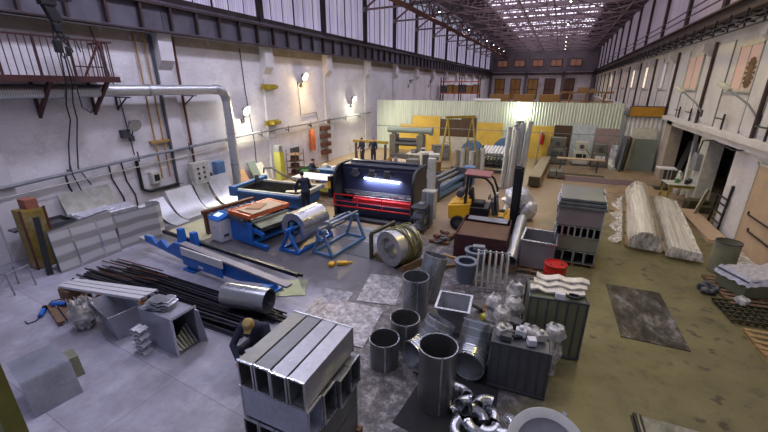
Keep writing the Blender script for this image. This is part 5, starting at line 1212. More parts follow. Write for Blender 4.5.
for s_ in range(28):
    row = [bm.verts.new((-.43+.094*q+rg.uniform(-.015, .015), -.15+s_*.245, (0 if q in (0, 10) else .37-.012*q+rg.uniform(-.01, .012)))) for q in range(11)]
    if prev:
        for q in range(10): m._face([prev[q], prev[q+1], row[q+1], row[q]])
    if not prev: m._face(row)
    prev = row
mk('wrap', m, 'film_l', t)
for i in range(5): pallet((3.7+i*.18, 14.2+i*1.35, 0), R(-7), ['nearest', 'second', 'middle', 'fourth', 'farthest'][i]+' pallet under the plastic wrapped channels', 1.9, .9, 'wood')
S1('timber_batten', 'wooden batten poking out left of the far end of the wrapped channels', 'batten', M().box(2.4, 18.0, 0, 3.35, 18.1, .08), 'wood')
# loose film skirt spreading on the floor left of the bundle
m = M(); bm = m.bm; prev = None
for s_ in range(20):
    row = [bm.verts.new((-.5-.07*q*(1+.5*sin(s_*1.3)), .2+s_*.33, max(.004, (.16, .1, .05, .06, .01)[q]+rg.uniform(-.03, .03)))) for q in range(5)]
    if prev:
        for q in range(4): m._face([prev[q], prev[q+1], row[q+1], row[q]])
    prev = row
S1('plastic_skirt', 'loose crumpled plastic film on the floor along the wrapped channel bundle', 'plastic film', m, 'film', (3.1, 13.75, 0), (0, 0, R(-7)))
# barrel
t = T('steel_barrel', 'stained olive upright barrel on the right floor', 'barrel', (5.0, 12.95, 0))
MT['barrel'] = paint('barrel_olive', '84836a', .55, .2, .2, 3., dirt='4a3f2c', dirt_amt=.6)
mk('body', M().lathe([(0, .01), (.3, .01), (.305, .05), (.3, .3), (.3, .9), (.31, .93), (.3, .95), (.28, .95), (.28, .1), (0, .1)], seg=36), 'barrel', t)
mk('rim', M().ring((0, 0, .92), (0, 0, .955), .312, .28, 36), 'dgrey', t)
# floor plates
S1('steel_sheet', 'dark stained steel sheet flat on the yellow-tinted floor at right centre', 'steel plate', M().boxc((0, 0, .008), (1.24, 2.48, .016)), 'plate', (2.52, 9.5, 0), (0, 0, R(1.5)))
t = T('plate_stack', 'bright worn steel plate at the bottom edge right of the fan dish', 'steel plate', (2.45, 5.25, 0), R(2))
mk('plate', M().boxc((0, 0, .02), (1.2, 1.5, .02)), MT.setdefault('plate_b', galv('worn_plate', '8c8d88', .4, 4, var=.5, metal=.6)), t); mk('edge_strip', M().boxc((-.58, 0, .04), (.05, 1.5, .04)).boxc((-.5, 0, .035), (.03, 1.5, .03)), 'black', t); mk('lower_plate', M().boxc((-.02, -.02, .005), (1.24, 1.5, .01)), 'black', t)
# dark box and pallets at the right edge
pallet((5.27, 11.6, 0), R(6), 'dark pallet under the film-covered box at the right edge', 1.6, 1.6, 'wood_dk', nb=8)
t = T('covered_box', 'dark olive metal box topped with crumpled silver film at the right edge', 'box', (5.3, 11.72, .11), R(25))
mk('body', M().box(-.66, -.42, 0, .66, .42, .44), 'olive', t, bevel=.02); mk('lid', M().box(-.69, -.45, .44, .69, .45, .48), 'dgrey', t, bevel=.01)
m = M(); bm = m.bm; prev = None
for i in range(15):
    row = [bm.verts.new((-.72+.103*q, -.49+.07*i, (.34 if q in (0, 14) or i in (0, 14) else .53)+rg.uniform(-.03, .05))) for q in range(15)]
    if prev:
        for q in range(14): m._face([prev[q], prev[q+1], row[q+1], row[q]])
    prev = row
mk('film_cover', m, 'foil', t)
for j in range(2):
    t = T('mesh_mat', ['lower', 'upper'][j]+' rusty welded grid mat lying before the film-covered box', 'grid mat', (4.95, 10.4, .03+.06*j), R(4+5*j))
    for i in range(10): mk('bar', M().bar((-.65+i*.145, -.5, 0), (-.65+i*.145, .55, .0), .03), 'olive_dk', t)
    for i in range(6): mk('cross_bar', M().bar((-.7, -.45+i*.19, .025), (.72, -.45+i*.19, .025), .03), 'olive_dk', t)
for i in range(5): S1('dark_casting', 'small dark casting in the cluster left of the film-covered box', 'casting', M().blob((0, 0, .08), (.13, .1, .09), 10, 7, .15).boxc((.05, .05, .1), (.14, .08, .14)), 'dgrey', (4.2+.13*(i % 3), 11.25+.22*(i//2), 0), (0, 0, i), group='castings by the pallet')
S1('film_ball', 'crumpled ball of clear plastic on the grid mat', 'plastic film', M().blob((4.75, 10.75, .2), (.14, .14, .12), 12, 8, .2), 'film')
pallet((5.05, 9.0, 0), R(2), 'new yellow timber pallet at the right edge', 1.25, 1.2, 'wood')
S1('white_sack', 'white sack on the new timber pallet at the right edge', 'sack', M().blob((5.3, 9.25, .36), (.34, .3, .26), 14, 10, .06), 'white')
S1('dark_bag', 'dark bag on the floor at the right edge below the new pallet', 'bag', M().blob((4.75, 8.05, .12), (.24, .2, .13), 12, 8, .1), 'black')
S1('plastic_sheet', 'pale crumpled plastic sheet on the floor behind the film-covered box', 'plastic sheet', M().hexa([(5.0, 12.6, .0), (6.15, 12.5, 0), (6.15, 15.0, 0), (5.45, 15.1, 0)], [(5.0, 12.6, .02), (6.15, 12.5, .05), (6.15, 15.0, .03), (5.45, 15.1, .02)]), 'film')
for i in range(3): S1('cladding_board', ['lowest', 'middle', 'topmost'][i]+' of the long beige boards stacked on the floor along the right wall', 'board', M().boxc((0, 0, .02), (.62, 3.9, .04)), 'ply', (5.75-.02*i, 17.3+.05*i, i*.041), (0, 0, R(-2+i)))
for z, y in ((1.22, 14.6), (.75, 14.3)): S1('door_bar', ('upper' if z > 1 else 'lower')+' black bar bracket on the beige panel door', 'bar', M().bar((XR-.1, y-.9, z), (XR-.1, y+.6, z), .04).bar((XR-.1, y+.6, z), (XR-.1, y+.6, z+.1), .04), 'black')
t = T('ladder_rack', 'narrow black ladder rack standing against the white wall at right', 'rack', (6.03, 17.5, 0), 0)
for y in (-.55, .5): mk('post', M().bar((.06, y, 0), (.12, y, 1.75 if y < 0 else 1.3), .07), 'black', t)
for z in (.25, .6, .95, 1.2): mk('rung', M().bar((.1, -.55, z), (.1, .5, z), .05), 'black', t)
S1('leaning_plank', 'pale yellow plank leaning in the doorway beside the black ladder rack', 'plank', M().bar((5.8, 18.7, 0), (6.15, 19.0, 1.1), .04, .2), 'mat_y')
t = T('sawhorse_table', 'yellow wooden sawhorse table at the right doorway', 'sawhorse', (5.72, 20.95, 0), R(5))
mk('tabletop', M().box(-.65, -.5, .86, .65, .5, .9), 'offwhite', t)
for x in (-.5, .5):
    for y in (-.4, .4): mk('leg', M().bar((x*1.25, y*1.1, 0), (x, y, .86), .07), 'ochre', t)
    mk('brace', M().bar((x*1.15, -.42, .35), (x*1.15, .42, .35), .06), 'ochre', t)
mk('apron', M().box(-.6, -.45, .74, .6, -.4, .86), 'ochre', t)
for i, (x, y, mt, lab) in enumerate([(5.5, 20.85, 'green', 'small green can on the yellow sawhorse table'), (5.85, 20.75, 'black', 'dark tool on the yellow sawhorse table'), (6.05, 21.15, 'dgrey', 'grey casting on the yellow sawhorse table')]): S1('can' if i == 0 else 'tool', lab, 'can' if i == 0 else 'tool', M().cyl((0, 0, 0), (0, 0, .2), .09, .07, 16).boxc((.05, 0, .1), (.2, .1, .12)), mt, (x, y, .9), bevel=.01)
t = T('pedestal_table', 'small white topped stand left of the sawhorse table', 'stand', (5.6, 23.4, 0))
mk('tabletop', M().box(-.4, -.35, 1.08, .4, .35, 1.14), 'white', t); mk('column', M().box(-.06, -.06, .05, .06, .06, 1.08).box(.15, -.05, .05, .22, .05, 1.08), 'dgrey', t); mk('base', M().box(-.35, -.3, 0, .35, .3, .05), 'black', t)
S1('olive_machine', 'low olive box heap on the floor before the grey pillar at right', 'machine', M().boxc((6.1, 19.75, .24), (.8, .45, .46), (0, 0, .2)).boxc((6.35, 19.45, .15), (.5, .4, .3)).cyl((5.8, 19.6, .33), (5.95, 20.0, .33), .16), 'olive_dk', bevel=.03)
t = ebox((6.98, 20.1, 1.7), (.25, .0, 0), 'grey', '') if 0 else T('switch_box', 'grey switch box on the grey pillar at right', 'electric box', (6.15, 20.9, 1.55))
mk('case', M().box(-.2, -.3, 0, 0, .3, .75), 'grey', t, bevel=.015); mk('door', M().box(-.215, -.27, .03, -.2, .27, .72), 'grey', t)
S1('power_cable', 'black cable drooping along the ledge and down the grey pillar at right', 'cable', M().tube([(6.05, 15.8, 3.2), (6.0, 17.5, 2.95), (5.98, 19.5, 3.05), (5.98, 20.6, 2.9), (5.98, 20.8, 2.3)], .03, 8), 'black')
for i in range(5): S1('leaning_channel', 'long pale channel leaning in the right doorway left of the grey pillar', 'channel', M().bar((6.15+.09*i, 22.2+.1*i, 0), (6.6+.06*i, 24.1+.12*i, 3.0), .07, .05), 'white', group='pale channels leaning in the doorway')
S1('plastic_bundle', 'crumpled clear plastic bundle at the foot of the leaning pale channels', 'plastic', M().blob((5.95, 22.35, .6), (.16, .22, .6), 12, 9, .15), 'film')
for i in range(3): S1('leaning_sheet', ['left', 'middle', 'right'][i]+' dark sheet leaning in the far right doorway beside the brick pillar', 'sheet', M().hexa([(6.5+.15*i, 25.0-.4*i, 0), (6.55+.15*i, 25.0-.4*i, 0), (6.55+.15*i, 25.9-.4*i, 0), (6.5+.15*i, 25.9-.4*i, 0)], [(6.9+.15*i, 25.0-.4*i, 2.3), (6.95+.15*i, 25.0-.4*i, 2.3), (6.95+.15*i, 25.9-.4*i, 2.3), (6.9+.15*i, 25.9-.4*i, 2.3)]), ['black', 'dgrey', 'board_brn'][i])
t = T('wooden_chair', 'orange brown wooden chair tilted inside the right recess', 'chair', (7.6, 19.1, .35), .5)
mk('seat', M().box(-.25, -.25, .4, .25, .25, .45), 'orange', t); mk('backrest', M().box(-.25, .2, .5, .25, .25, 1.0), 'orange', t)
for x in (-.22, .22):
    for y in (-.22, .22): mk('leg', M().bar((x, y, 0), (x, y, .4), .05), 'wood', t)
S1('plinth', 'dark platform under the wooden chair in the recess', 'platform', M().box(7.0, 18.4, 0, 8.6, 20.0, .35), 'wood_dk')
S1('dark_door_leaf', 'tall dark brown door leaf inside the right recess', 'door leaf', M().box(8.7, 18.2, 0, 8.8, 19.8, 2.8), 'board_brn')
# booth: sign board and leaning panels
MT['signgold'] = paint('gold_board', 'a87a1e', .5, 0, .18, 5.)
t = T('sign_board', 'ochre gold board across the top of the corrugated booth', 'board', (5.25, 28.8, 3.32))
mk('board', M().box(-1.0, 0, 0, .95, .06, .6), 'signgold', t); mk('frame', M().rect_frame(-1.05, -.04, 1.0, .64, -.02, .08, .05), 'dgrey', t)
for i, (x0, x1, h_, c, lab) in enumerate([(4.6, 5.95, 2.6, 'offwhite', 'tall pale panel leaning at the corrugated booth'), (4.8, 6.0, 1.95, 'greygreen', 'grey-green panel in front of the tall pale panel at the booth'), ]):
    y = 28.35-.25*i; S1('insulation_slab', lab, 'panel', M().hexa([(x0, y, 0), (x1, y, 0), (x1, y+.06, 0), (x0, y+.06, 0)], [(x0, y+.45, h_), (x1, y+.45, h_), (x1, y+.51, h_), (x0, y+.51, h_)]), c)
for i in range(4): S1('insulation_slab', ['leftmost', 'second', 'third', 'rightmost'][i]+' dark edge-on panel stacked left of the tall pale panel', 'panel', M().hexa([(4.05+.13*i, 27.2+.2*i, 0), (4.1+.13*i, 27.2+.2*i, 0), (4.1+.13*i, 28.8, 0), (4.05+.13*i, 28.8, 0)], [(4.2+.13*i, 27.3+.2*i, 2.1), (4.25+.13*i, 27.3+.2*i, 2.1), (4.25+.13*i, 28.8, 2.1), (4.2+.13*i, 28.8, 2.1)]), ['dgrey', 'greygreen', 'board_brn', 'offwhite'][i])
# wall lamps and starburst on the right
for y, z, lab in ((22.35, 4.4, 'grey street-type lamp arm on the right wall under the curtained window'), (16.75, 4.55, 'grey street-type lamp arm on the right wall below the starburst')):
    t = T('wall_lamp', lab, 'wall lamp', (XR-.05, y, z))
    mk('arm', M().tube([(0, 0, -.45), (-.25, .3, .0), (-.7, 1.0, .5)], .035, 8), 'grey', t); mk('head', M().boxc((-.78, 1.15, .58), (.2, .55, .14), (.5, 0, .5)), 'offwhite', t, bevel=.04)
    mk('mount', M().boxc((.0, 0, -.45), (.1, .2, .3)), 'dgrey', t)
t = T('starburst_ornament', 'brown starburst ornament fixed on the right wall window', 'ornament', (XR-.075, 18.45, 5.6))
m = M()
for k in range(16):
    a = 2*pi*k/16; m.bar((0, .1*cos(a), .12*sin(a)), (0, .33*cos(a), .45*sin(a)), .03, .06).boxc((0, .35*cos(a), .48*sin(a)), (.03, .1, .1))
mk('ray', m, 'wood_dk', t); mk('disc', M().cyl((-.02, 0, 0), (.02, 0, 0), .14, seg=20), 'wood_dk', t)
# black short brackets on the ledge
for i, y in enumerate((15.6, 19.3, 23.6, 25.6, 28.6)): S1('ledge_bracket', ['nearest', 'second', 'third', 'fourth', 'farthest'][i]+' black L bracket standing on the right wall ledge', 'bracket', M().bar((XR-.15, y, 3.5), (XR-.15, y, 4.1), .06).bar((XR-.15, y, 3.9), (XR-.15, y+.9, 3.9), .05), 'black')
# ================================================================== BACK OF THE HALL
def board(x0, x1, z0, z1, c, lab, y=29.963, d=.03): S1('board', lab, 'board', M().box(x0, y-d, z0, x1, y, z1), c)
board(-10.9, -8.52, .0, 2.85, 'board_yel', 'large yellow board on the corrugated partition left of the brown one')
board(-12.0, -10.92, 0, 2.1, 'board_yel', 'lower yellow board at the left end of the yellow boards on the partition')
board(-8.5, -6.8, 1.3, 2.65, 'board_brn', 'dark brown board on the partition right of the yellow boards')
board(-6.78, -5.62, 1.3, 2.8, 'board_brn', 'second dark brown board on the partition behind the A-frame gantry')
board(-8.5, -5.6, 0, 1.3, 'offwhite', 'pale board below the dark brown boards on the partition')
board(-5.55, -3.6, 0, 2.5, 'board_yel', 'yellow board behind the blue reels at the partition')
board(-1.6, -.02, 0, 2.4, 'board_yel', 'yellow board on the partition right of the tall pipes')
board(.0, 1.15, 0, 2.5, 'board_brn', 'small dark brown board on the partition above the grey machine')
board(1.2, 2.6, 0, 2.6, MT.setdefault('paleblue', paint('pale_blue_board', 'b7c2cc', .5)), 'pale blue board on the partition at right')
board(2.65, 4.0, 0, 2.4, MT.setdefault('mauve_l', paint('mauve_board', '9a8687', .6)), 'mauve board at the right end of the partition')
S1('white_tarp', 'white roll lying on top of the corrugated partition', 'roll', M().cyl((-6.0, 30, 4.15), (-4.0, 30, 4.15), .1, seg=16), 'white')
# tall spiral pipes
for i, (x, y, h_) in enumerate([(-2.15, 19.9, 3.2), (-1.9, 20.2, 3.3), (-1.78, 19.85, 3.15), (-1.55, 20.28, 3.4), (-1.25, 20.1, 3.5), (-1.9, 20.6, 3.45)]):
    t = T('spiral_pipe', ['leftmost', 'second', 'third', 'fourth', 'rightmost', 'rear'][i]+' of the tall upright spiral pipes behind the forklift mast', 'pipe', (x, y, 0), 0, 'tall spiral pipes'); t.rotation_euler = (-.03, .03, 0)
    mk('tube', M().ring((0, 0, 0), (0, 0, h_), .125, .118, 24), 'spiral', t); mk('collar', M().ring((0, 0, h_-.08), (0, 0, h_), .135, .115, 24), 'galv_bright', t)
# short upright rolls
for i in range(6): S1('upright_roll', ['leftmost', 'second', 'third', 'fourth', 'fifth', 'rightmost'][i]+' of the beige upright sheet rolls left of the pipe rack', 'roll', M().ring((0, 0, 0), (0, 0, 1.55+.08*(i % 3)), .15, .13, 24), 'offwhite' if i % 2 else MT.setdefault('beigeroll', paint('beige_roll', '8f8875', .5, .3, .15)), (-5.1+i*.29, 21.9+.14*(i % 3), 0), group='upright rolls at the back')
# pipe rack
t = T('pipe_rack', 'dark rack holding two layers of pipes left of the tall spiral pipes', 'rack', (-3.15, 24.2, 0))
for x in (-.95, .95):
    for y in (-.7, .7): mk('post', M().bar((x, y, 0), (x, y, 1.5), .08), 'black', t)
for z in (.35, 1.05): mk('shelf', M().box(-.95, -.75, z, .95, .75, z+.05), 'black', t)
for i in range(9): S1('white_pipe', 'white pipe in the upper layer of the pipe rack', 'pipe', M().ring((0, -.85, 0), (0, .95, 0), .085, .07, 16), 'white', (-3.95+i*.2, 24.2, 1.3), (.12, 0, 0), group='white pipes on the rack')
for i in range(8): S1('dark_pipe', 'dark pipe in the lower layer of the pipe rack', 'pipe', M().ring((0, -.85, 0), (0, .9, 0), .1, .08, 16), 'dgrey', (-3.93+i*.22, 24.2, .6), (.1, 0, 0), group='dark pipes on the rack')
# blue reels
for i, (x, y, r, lab) in enumerate([(-5.2, 26.9, .75, 'blue cable reel behind the upright rolls'), (-3.0, 27.6, .85, 'blue-grey round reel behind the pipe rack')]):
    t = T('cable_reel', lab, 'reel', (x, y, r), 0)
    for yy in (-.25, .25): mk('flange', M().cyl((0, yy-.03, 0), (0, yy+.03, 0), r, seg=36), 'blue_dull', t)
    mk('core', M().cyl((0, -.25, 0), (0, .25, 0), r*.55, seg=28), 'dgrey', t)
# a-frame gantry
t = T('a_frame_gantry', 'tall ochre A-frame gantry before the partition', 'gantry', (-5.75, 25.0, 0), R(40))
for x in (-.9, .9): mk('a_frame', M().bar((x, -1.0, 0), (x, 0, 3.2), .07).bar((x, 1.0, 0), (x, 0, 3.2), .07).bar((x, -.5, 1.6), (x, .5, 1.6), .05), 'ochre', t)
mk('top_beam', M().bar((-1.1, 0, 3.22), (1.1, 0, 3.22), .12, .16), 'ochre', t); mk('leg_brace', M().bar((-.9, -1.0, .1), (-1.6, -.6, .0), .08).bar((-.9, 0, 3.1), (-1.6, -.6, 0), .08), 'ochre', t)
# beige beam bundle and clear sheet
t = T('beam_bundle', 'long beige box beam lying on the floor right of the tall pipes', 'beam', (-.62, 20.9, 0), R(-3))
mk('beam', M().box(-.3, 0, .08, .3, 6.9, .6), MT.setdefault('beamb', paint('beige_beam', '877a62', .6, 0, .15, 2)), t, bevel=.02); mk('end_cap', M().box(-.27, -.02, .1, .27, 0, .56), 'olive_dk', t); mk('skid', M().box(-.35, .4, 0, .35, .55, .08).box(-.32, 6, 0, .32, 6.15, .08), 'wood_dk', t)
S1('acrylic_sheet', 'pale translucent panel leaning behind the tall pipes', 'panel', M().hexa([(-.95, 27.2, 0), (-.9, 27.2, 0), (-.9, 29.2, 0), (-.95, 29.2, 0)], [(-.85, 27.2, 2.2), (-.8, 27.2, 2.2), (-.8, 29.2, 2.2), (-.85, 29.2, 2.2)]), MT.setdefault('pgreen', paint('pale_green_panel', 'a9b5a2', .3)))
t = T('fire_extinguisher', 'red fire extinguisher on the yellow board right of the tall pipes', 'fire extinguisher', (-.75, 29.65, 1.1))
mk('body', M().lathe([(0, 0), (.14, .01), (.14, .6), (.1, .7), (.04, .74), (0, .74)], seg=20), 'red', t); mk('valve', M().boxc((0, 0, .8), (.08, .16, .1)), 'black', t); mk('hose', M().tube([(0, -.05, .8), (.16, -.1, .7), (.17, -.05, .3)], .02, 6), 'black', t); mk('bracket', M().box(-.05, .1, .2, .05, .28, .5), 'dgrey', t)
# machines at the back right
def backmach(x, y, w_, d, h_, c, lab, extra):
    t = T('machine', lab, 'machine', (x, y, 0))
    mk('body', M().box(-w_/2, -d/2, .12, w_/2, d/2, h_*.62), c, t, bevel=.02); mk('head', M().box(-w_*.42, -d*.3, h_*.62, w_*.42, d/2, h_), c, t, bevel=.03)
    mk('base', M().box(-w_/2-.05, -d/2-.05, 0, w_/2+.05, d/2+.05, .12), 'dgrey', t)
    mk('panel', M().box(-w_*.3, -d/2-.02, h_*.3, w_*.1, -d/2, h_*.5).box(w_*.15, -d/2-.02, h_*.3, w_*.35, -d/2, h_*.5), extra, t)
    mk('lever', M().bar((w_*.3, -d*.4, h_*.7), (w_*.55, -d*.7, h_*.5), .04).cyl((0, -d*.3, h_*.8), (0, -d*.45, h_*.8), .14, seg=16), 'dgrey', t)
    return t
MT['machg'] = paint('machine_grey', '6d6c66', .5, .1, .18, 3, dirt='3f3d3a')
backmach(.35, 28.6, 1.2, .9, 1.8, 'machg', 'large grey machine tool at the back right before the partition', 'dgrey')
backmach(1.85, 28.7, .95, .8, 1.6, 'offwhite', 'pale machine with dark slots right of the large grey machine tool', 'black')
backmach(3.0, 28.7, .9, .8, 1.5, 'machg', 'grey cabinet machine third from the tall pipes at the back', 'white')
S1('bent_shiny_sheet', 'curved shiny sheet standing right of the back machines', 'metal sheet', M().strip([(3.6, 27.8, 0), (3.55, 28.1, .1), (3.52, 28.3, .6), (3.55, 28.4, 1.1), (3.6, 28.5, 1.5)], (.38, 0, 0), .01), 'galv_bright')
t = T('long_bench', 'pale long bench board on thin legs before the back machines', 'bench', (1.75, 26.3, 0), R(2))
mk('top', M().box(-1.35, -.25, .76, 1.35, .25, .82), 'ply', t)
for x in (-1.1, 1.0):
    for y in (-.2, .2): mk('leg', M().bar((x, y, 0), (x, y, .76), .05), 'dgrey', t)
pallet((.45, 23.9, 0), 0, 'pallet stacked with small grey cartons right of the beige beam', 1.0, .9, 'wood_dk')
for i in range(4): S1('parts_carton', ['front left', 'front right', 'rear left', 'rear right'][i]+' grey carton on the pallet beside the beige beam', 'carton', M().boxc((0, 0, .17), (.36, .32, .34)), 'machg', (.25+.4*(i % 2), 23.65+.45*(i//2), .108), (0, 0, .1*i), bevel=.01)
S1('floor_shadow_sheet', 'mauve sheet standing in for a floor shadow before the long bench', 'board', M().boxc((2.7, 24.0, .008), (3.6, 1.3, .016), (0, 0, .03)), 'mauve'); S1('floor_shadow_sheet', 'narrow dark sheet standing in for a floor shadow behind the mauve sheet', 'board', M().boxc((2.0, 25.2, .008), (2.2, .5, .016), (0, 0, .03)), 'olive_dk')  # dark sheets laid down in place of shadow stripes on the floor
# plate rolls
t = T('plate_roll_machine', 'long grey plate rolling machine with fat top cylinder before the yellow boards', 'rolling machine', (-9.75, 26.2, 0), R(2))
mk('top_roll', M().cyl((-1.7, 0, 2.05), (1.55, 0, 2.05), .2, seg=28).cyl((1.55, 0, 2.05), (1.75, 0, 2.05), .3, seg=28), MT.setdefault('teal', paint('grey_teal', '7e908f', .45, .1, .12)), t)
for x in (-1.2, .9): mk('stand', M().box(x-.25, -.4, 0, x+.25, .4, 1.75).box(x-.15, -.2, 1.75, x+.15, .2, 1.9), 'machg', t, bevel=.02)
mk('lower_roll', M().cyl((-1.0, .0, 1.35), (.7, 0, 1.35), .15, seg=24).cyl((-1.0, -.3, 1.1), (.7, -.3, 1.1), .15, seg=24), 'dgrey', t); mk('base_bed', M().box(-1.4, -.5, 0, 1.2, .5, .35), 'machg', t, bevel=.02)
t = T('timber_rack', 'orange-yellow beam lying across a low rack behind the two standing workers', 'rack', (-12.2, 24.6, 0))
mk('beam', M().box(-1.4, -.12, 1.2, 1.4, .12, 1.38), 'ochre', t)
for x in (-1.2, 1.2): mk('post', M().box(x-.06, -.1, 0, x+.06, .1, 1.15), 'dgrey', t)
t = T('assembly_table', 'long cream table with parts before the two standing workers', 'table', (-8.75, 19.6, 0), R(-22))
mk('tabletop', M().box(-.6, -1.7, .82, .6, 1.7, .88), MT.setdefault('cream', paint('cream_top', 'b5a488', .6)), t)
for x in (-.5, .5):
    for y in (-1.5, 1.5): mk('leg', M().bar((x, y, 0), (x, y, .82), .08), 'dgrey', t)
mk('drawer_unit', M().box(-.5, -1.4, .3, .5, .8, .8), 'machg', t, bevel=.01)
for i, (x, y, c) in enumerate([(-9.2, 18.5, 'white'), (-8.9, 19.2, 'offwhite'), (-8.4, 20.3, 'grey'), (-8.7, 20.0, 'brass')]): S1('metal_part', ['white fitting on the near end of the cream table', 'pale fitting on the middle of the cream table', 'grey fitting on the far right of the cream table', 'brass-coloured fitting on the far end of the cream table'][i], 'part', M().boxc((0, 0, .1), (.3, .25, .2), (0, 0, i)).cyl((0, 0, .2), (0, 0, .28), .08, seg=12), c, (x, y, .88), bevel=.015)
t = T('small_table', 'small table with thin legs right of the rolling machine', 'table', (-8.1, 23.6, 0))
mk('tabletop', M().box(-.75, -.5, .84, .75, .5, .89), 'offwhite', t)
for x in (-.65, .65):
    for y in (-.42, .42): mk('leg', M().bar((x, y, 0), (x, y, .84), .06), 'dgrey', t)
for i, (x, y, z, d, c, lab) in enumerate([(-8.4, 23.6, .89, (.4, .3, .25), 'dgrey', 'dark instrument on the small thin-legged table'), (-7.8, 23.7, .89, (.3, .3, .35), 'offwhite', 'pale box on the small thin-legged table'), (-6.9, 19.2, 0, (.7, .6, 1.35), 'machg', 'grey cabinet behind the press brake control pillar'), (-6.05, 20.4, 0, (.6, .5, 1.5), 'offwhite', 'white cabinet between grey cabinet and copper coil'), (-7.9, 17.3, 0, (.9, .7, 1.2), 'machg', 'grey cabinet right behind the press brake'), (-7.0, 22.0, 0, (.8, .6, 1.3), 'offwhite', 'pale cabinet standing behind the copper coil pedestal'), (-7.4, 26.5, 0, (1.2, .7, 1.1), 'machg', 'grey chest before the brown boards')]):
    t = T('cabinet' if z == 0 else 'box', lab, 'cabinet' if z == 0 else 'box', (x, y, z), .1*i)
    mk('body', M().boxc((0, 0, d[2]/2), d), c, t, bevel=.015); fp = mk('front_panel', M().boxc((0, -d[1]/2-.006, d[2]*.55), (d[0]*.8, .012, d[2]*.7)), 'dgrey' if i % 2 else 'grey', t)
    mk('handle', M().boxc((d[0]*.3, -d[1]/2-.025, d[2]*.6), (.03, .03, .12)), 'black', fp)
t = T('pedestal', 'grey pedestal carrying the copper coloured coil', 'pedestal', (-5.6, 19.2, 0)); mk('column', M().box(-.3, -.3, .05, .3, .3, .75), 'blue_dull', t, bevel=.01); mk('base', M().box(-.36, -.36, 0, .36, .36, .05), 'dgrey', t); mk('top', M().box(-.38, -.38, .75, .38, .38, .8), 'dgrey', t)
t = T('wire_coil', 'copper coloured coil on the grey pedestal', 'wire coil', (-5.6, 19.2, .8)); mk('winding', M().ring((0, 0, .03), (0, 0, .5), .3, .16, 28), 'brass', t, bevel=.02); mk('flange', M().cyl((0, 0, 0), (0, 0, .03), .34, seg=28).ring((0, 0, .5), (0, 0, .53), .34, .14, 28), 'wood_dk', t)
t = T('roller_bench', 'long grey rolling bench behind the forklift tail', 'roller bench', (-4.75, 17.2, 0), R(-8))
mk('frame', M().box(-.35, -1.0, .12, .35, 2.4, .3).box(-.38, -1.05, .7, -.3, 2.45, .85).box(.3, -1.05, .55, .38, 2.45, .7), 'blue_dull', t, bevel=.01)
for x, z in ((0, .78), (.2, .62), (-.18, .92)): mk('roller', M().cyl((x, -.95, z), (x, 2.35, z), .1, seg=20), 'galv_dark', t)
for y in (-1.0, 2.3): mk('end_plate', M().box(-.42, y, 0, .42, y+.1, 1.05), 'dgrey', t, bevel=.02)
t = T('junction_cabinet', 'small blue-grey cabinet at the far end of the roller bench', 'cabinet', (-3.95, 20.2, 0)); mk('body', M().box(-.3, -.25, 0, .3, .25, 1.0), 'blue_dull', t, bevel=.02); mk('door', M().box(-.26, -.265, .08, .26, -.25, .94), 'grey', t)
S1('orange_hose', 'orange-red hose pile on the floor left of the copper coil', 'hose', M().tube([(-6.2+.3*cos(a)*(1-.01*k), 18.6+.3*sin(a), .06+.012*k) for k, a in enumerate([i*.5 for i in range(40)])], .05, 8), 'orange')
# beyond the partition
t = T('storage_rack', 'tall storage rack with orange crates at the far left beyond the partition', 'rack', (-11.8, 50, 0))
for x in (-2.4, 0, 2.4):
    for y in (-.6, .6): mk('post', M().bar((x, y, 0), (x, y, 6.2), .12), 'maroon', t)
for z in (1.2, 2.7, 4.2, 5.6): mk('shelf', M().box(-2.5, -.7, z, 2.5, .7, z+.12), 'orange', t)
MT['crate_o'] = paint('orange_crate', '8f6a3c', .6, 0, .2)
for i in range(6): S1('crate', ['leftmost', 'second', 'third', 'fourth', 'fifth', 'rightmost'][i]+' crate on the visible shelf of the far storage rack', 'crate', M().boxc((0, 0, .5), (.7, .9, .8+.2*(i % 2))).boxc((0, 0, .05), (.72, .92, .1)), 'crate_o' if i % 3 else 'dgrey', (-13.9+i*.83, 50, 4.33), group='crates on the far rack')
t = T('gantry_machine', 'ochre machine frame with pipe arches beyond the partition at right', 'machine', (2.6, 55, 0))
mk('frame', M().box(-3.4, -.8, 2.6, 3.4, .8, 3.2).box(-3, -.6, 0, -2.6, .6, 2.6).box(2.6, -.6, 0, 3, .6, 2.6), 'crate_o', t)
mk('rail', M().bar((-2.5, -.5, 4.4), (3.4, -.5, 4.4), .18).bar((-3.4, -.9, 3.4), (3.4, -.9, 3.4), .12), 'crate_o', t)
for x in (-2.6, -1.4, .4, 2.4): mk('arch', M().tube([(x, -.5, 3.2), (x, -.5, 4.1), (x+.2, -.5, 4.35), (x+.6, -.5, 4.4)], .12, 8), 'crate_o', t)
mk('motor', M().boxc((0, 0, 4.7), (1.2, .8, .6)).boxc((1.1, 0, 4.6), (.5, .6, .4)), 'wood', t, bevel=.05)
for i in range(3): S1('timber_crate', ['left', 'middle', 'right'][i]+' ochre timber crate beyond the partition near the end doors', 'crate', M().boxc((0, 0, 1.9), (3.2, 1.5, 3.8)).boxc((0, -.76, 1.9), (3.3, .06, .2)), 'crate_o', (-9.5+i*4.0, 70, 0), (0, 0, .02*i))
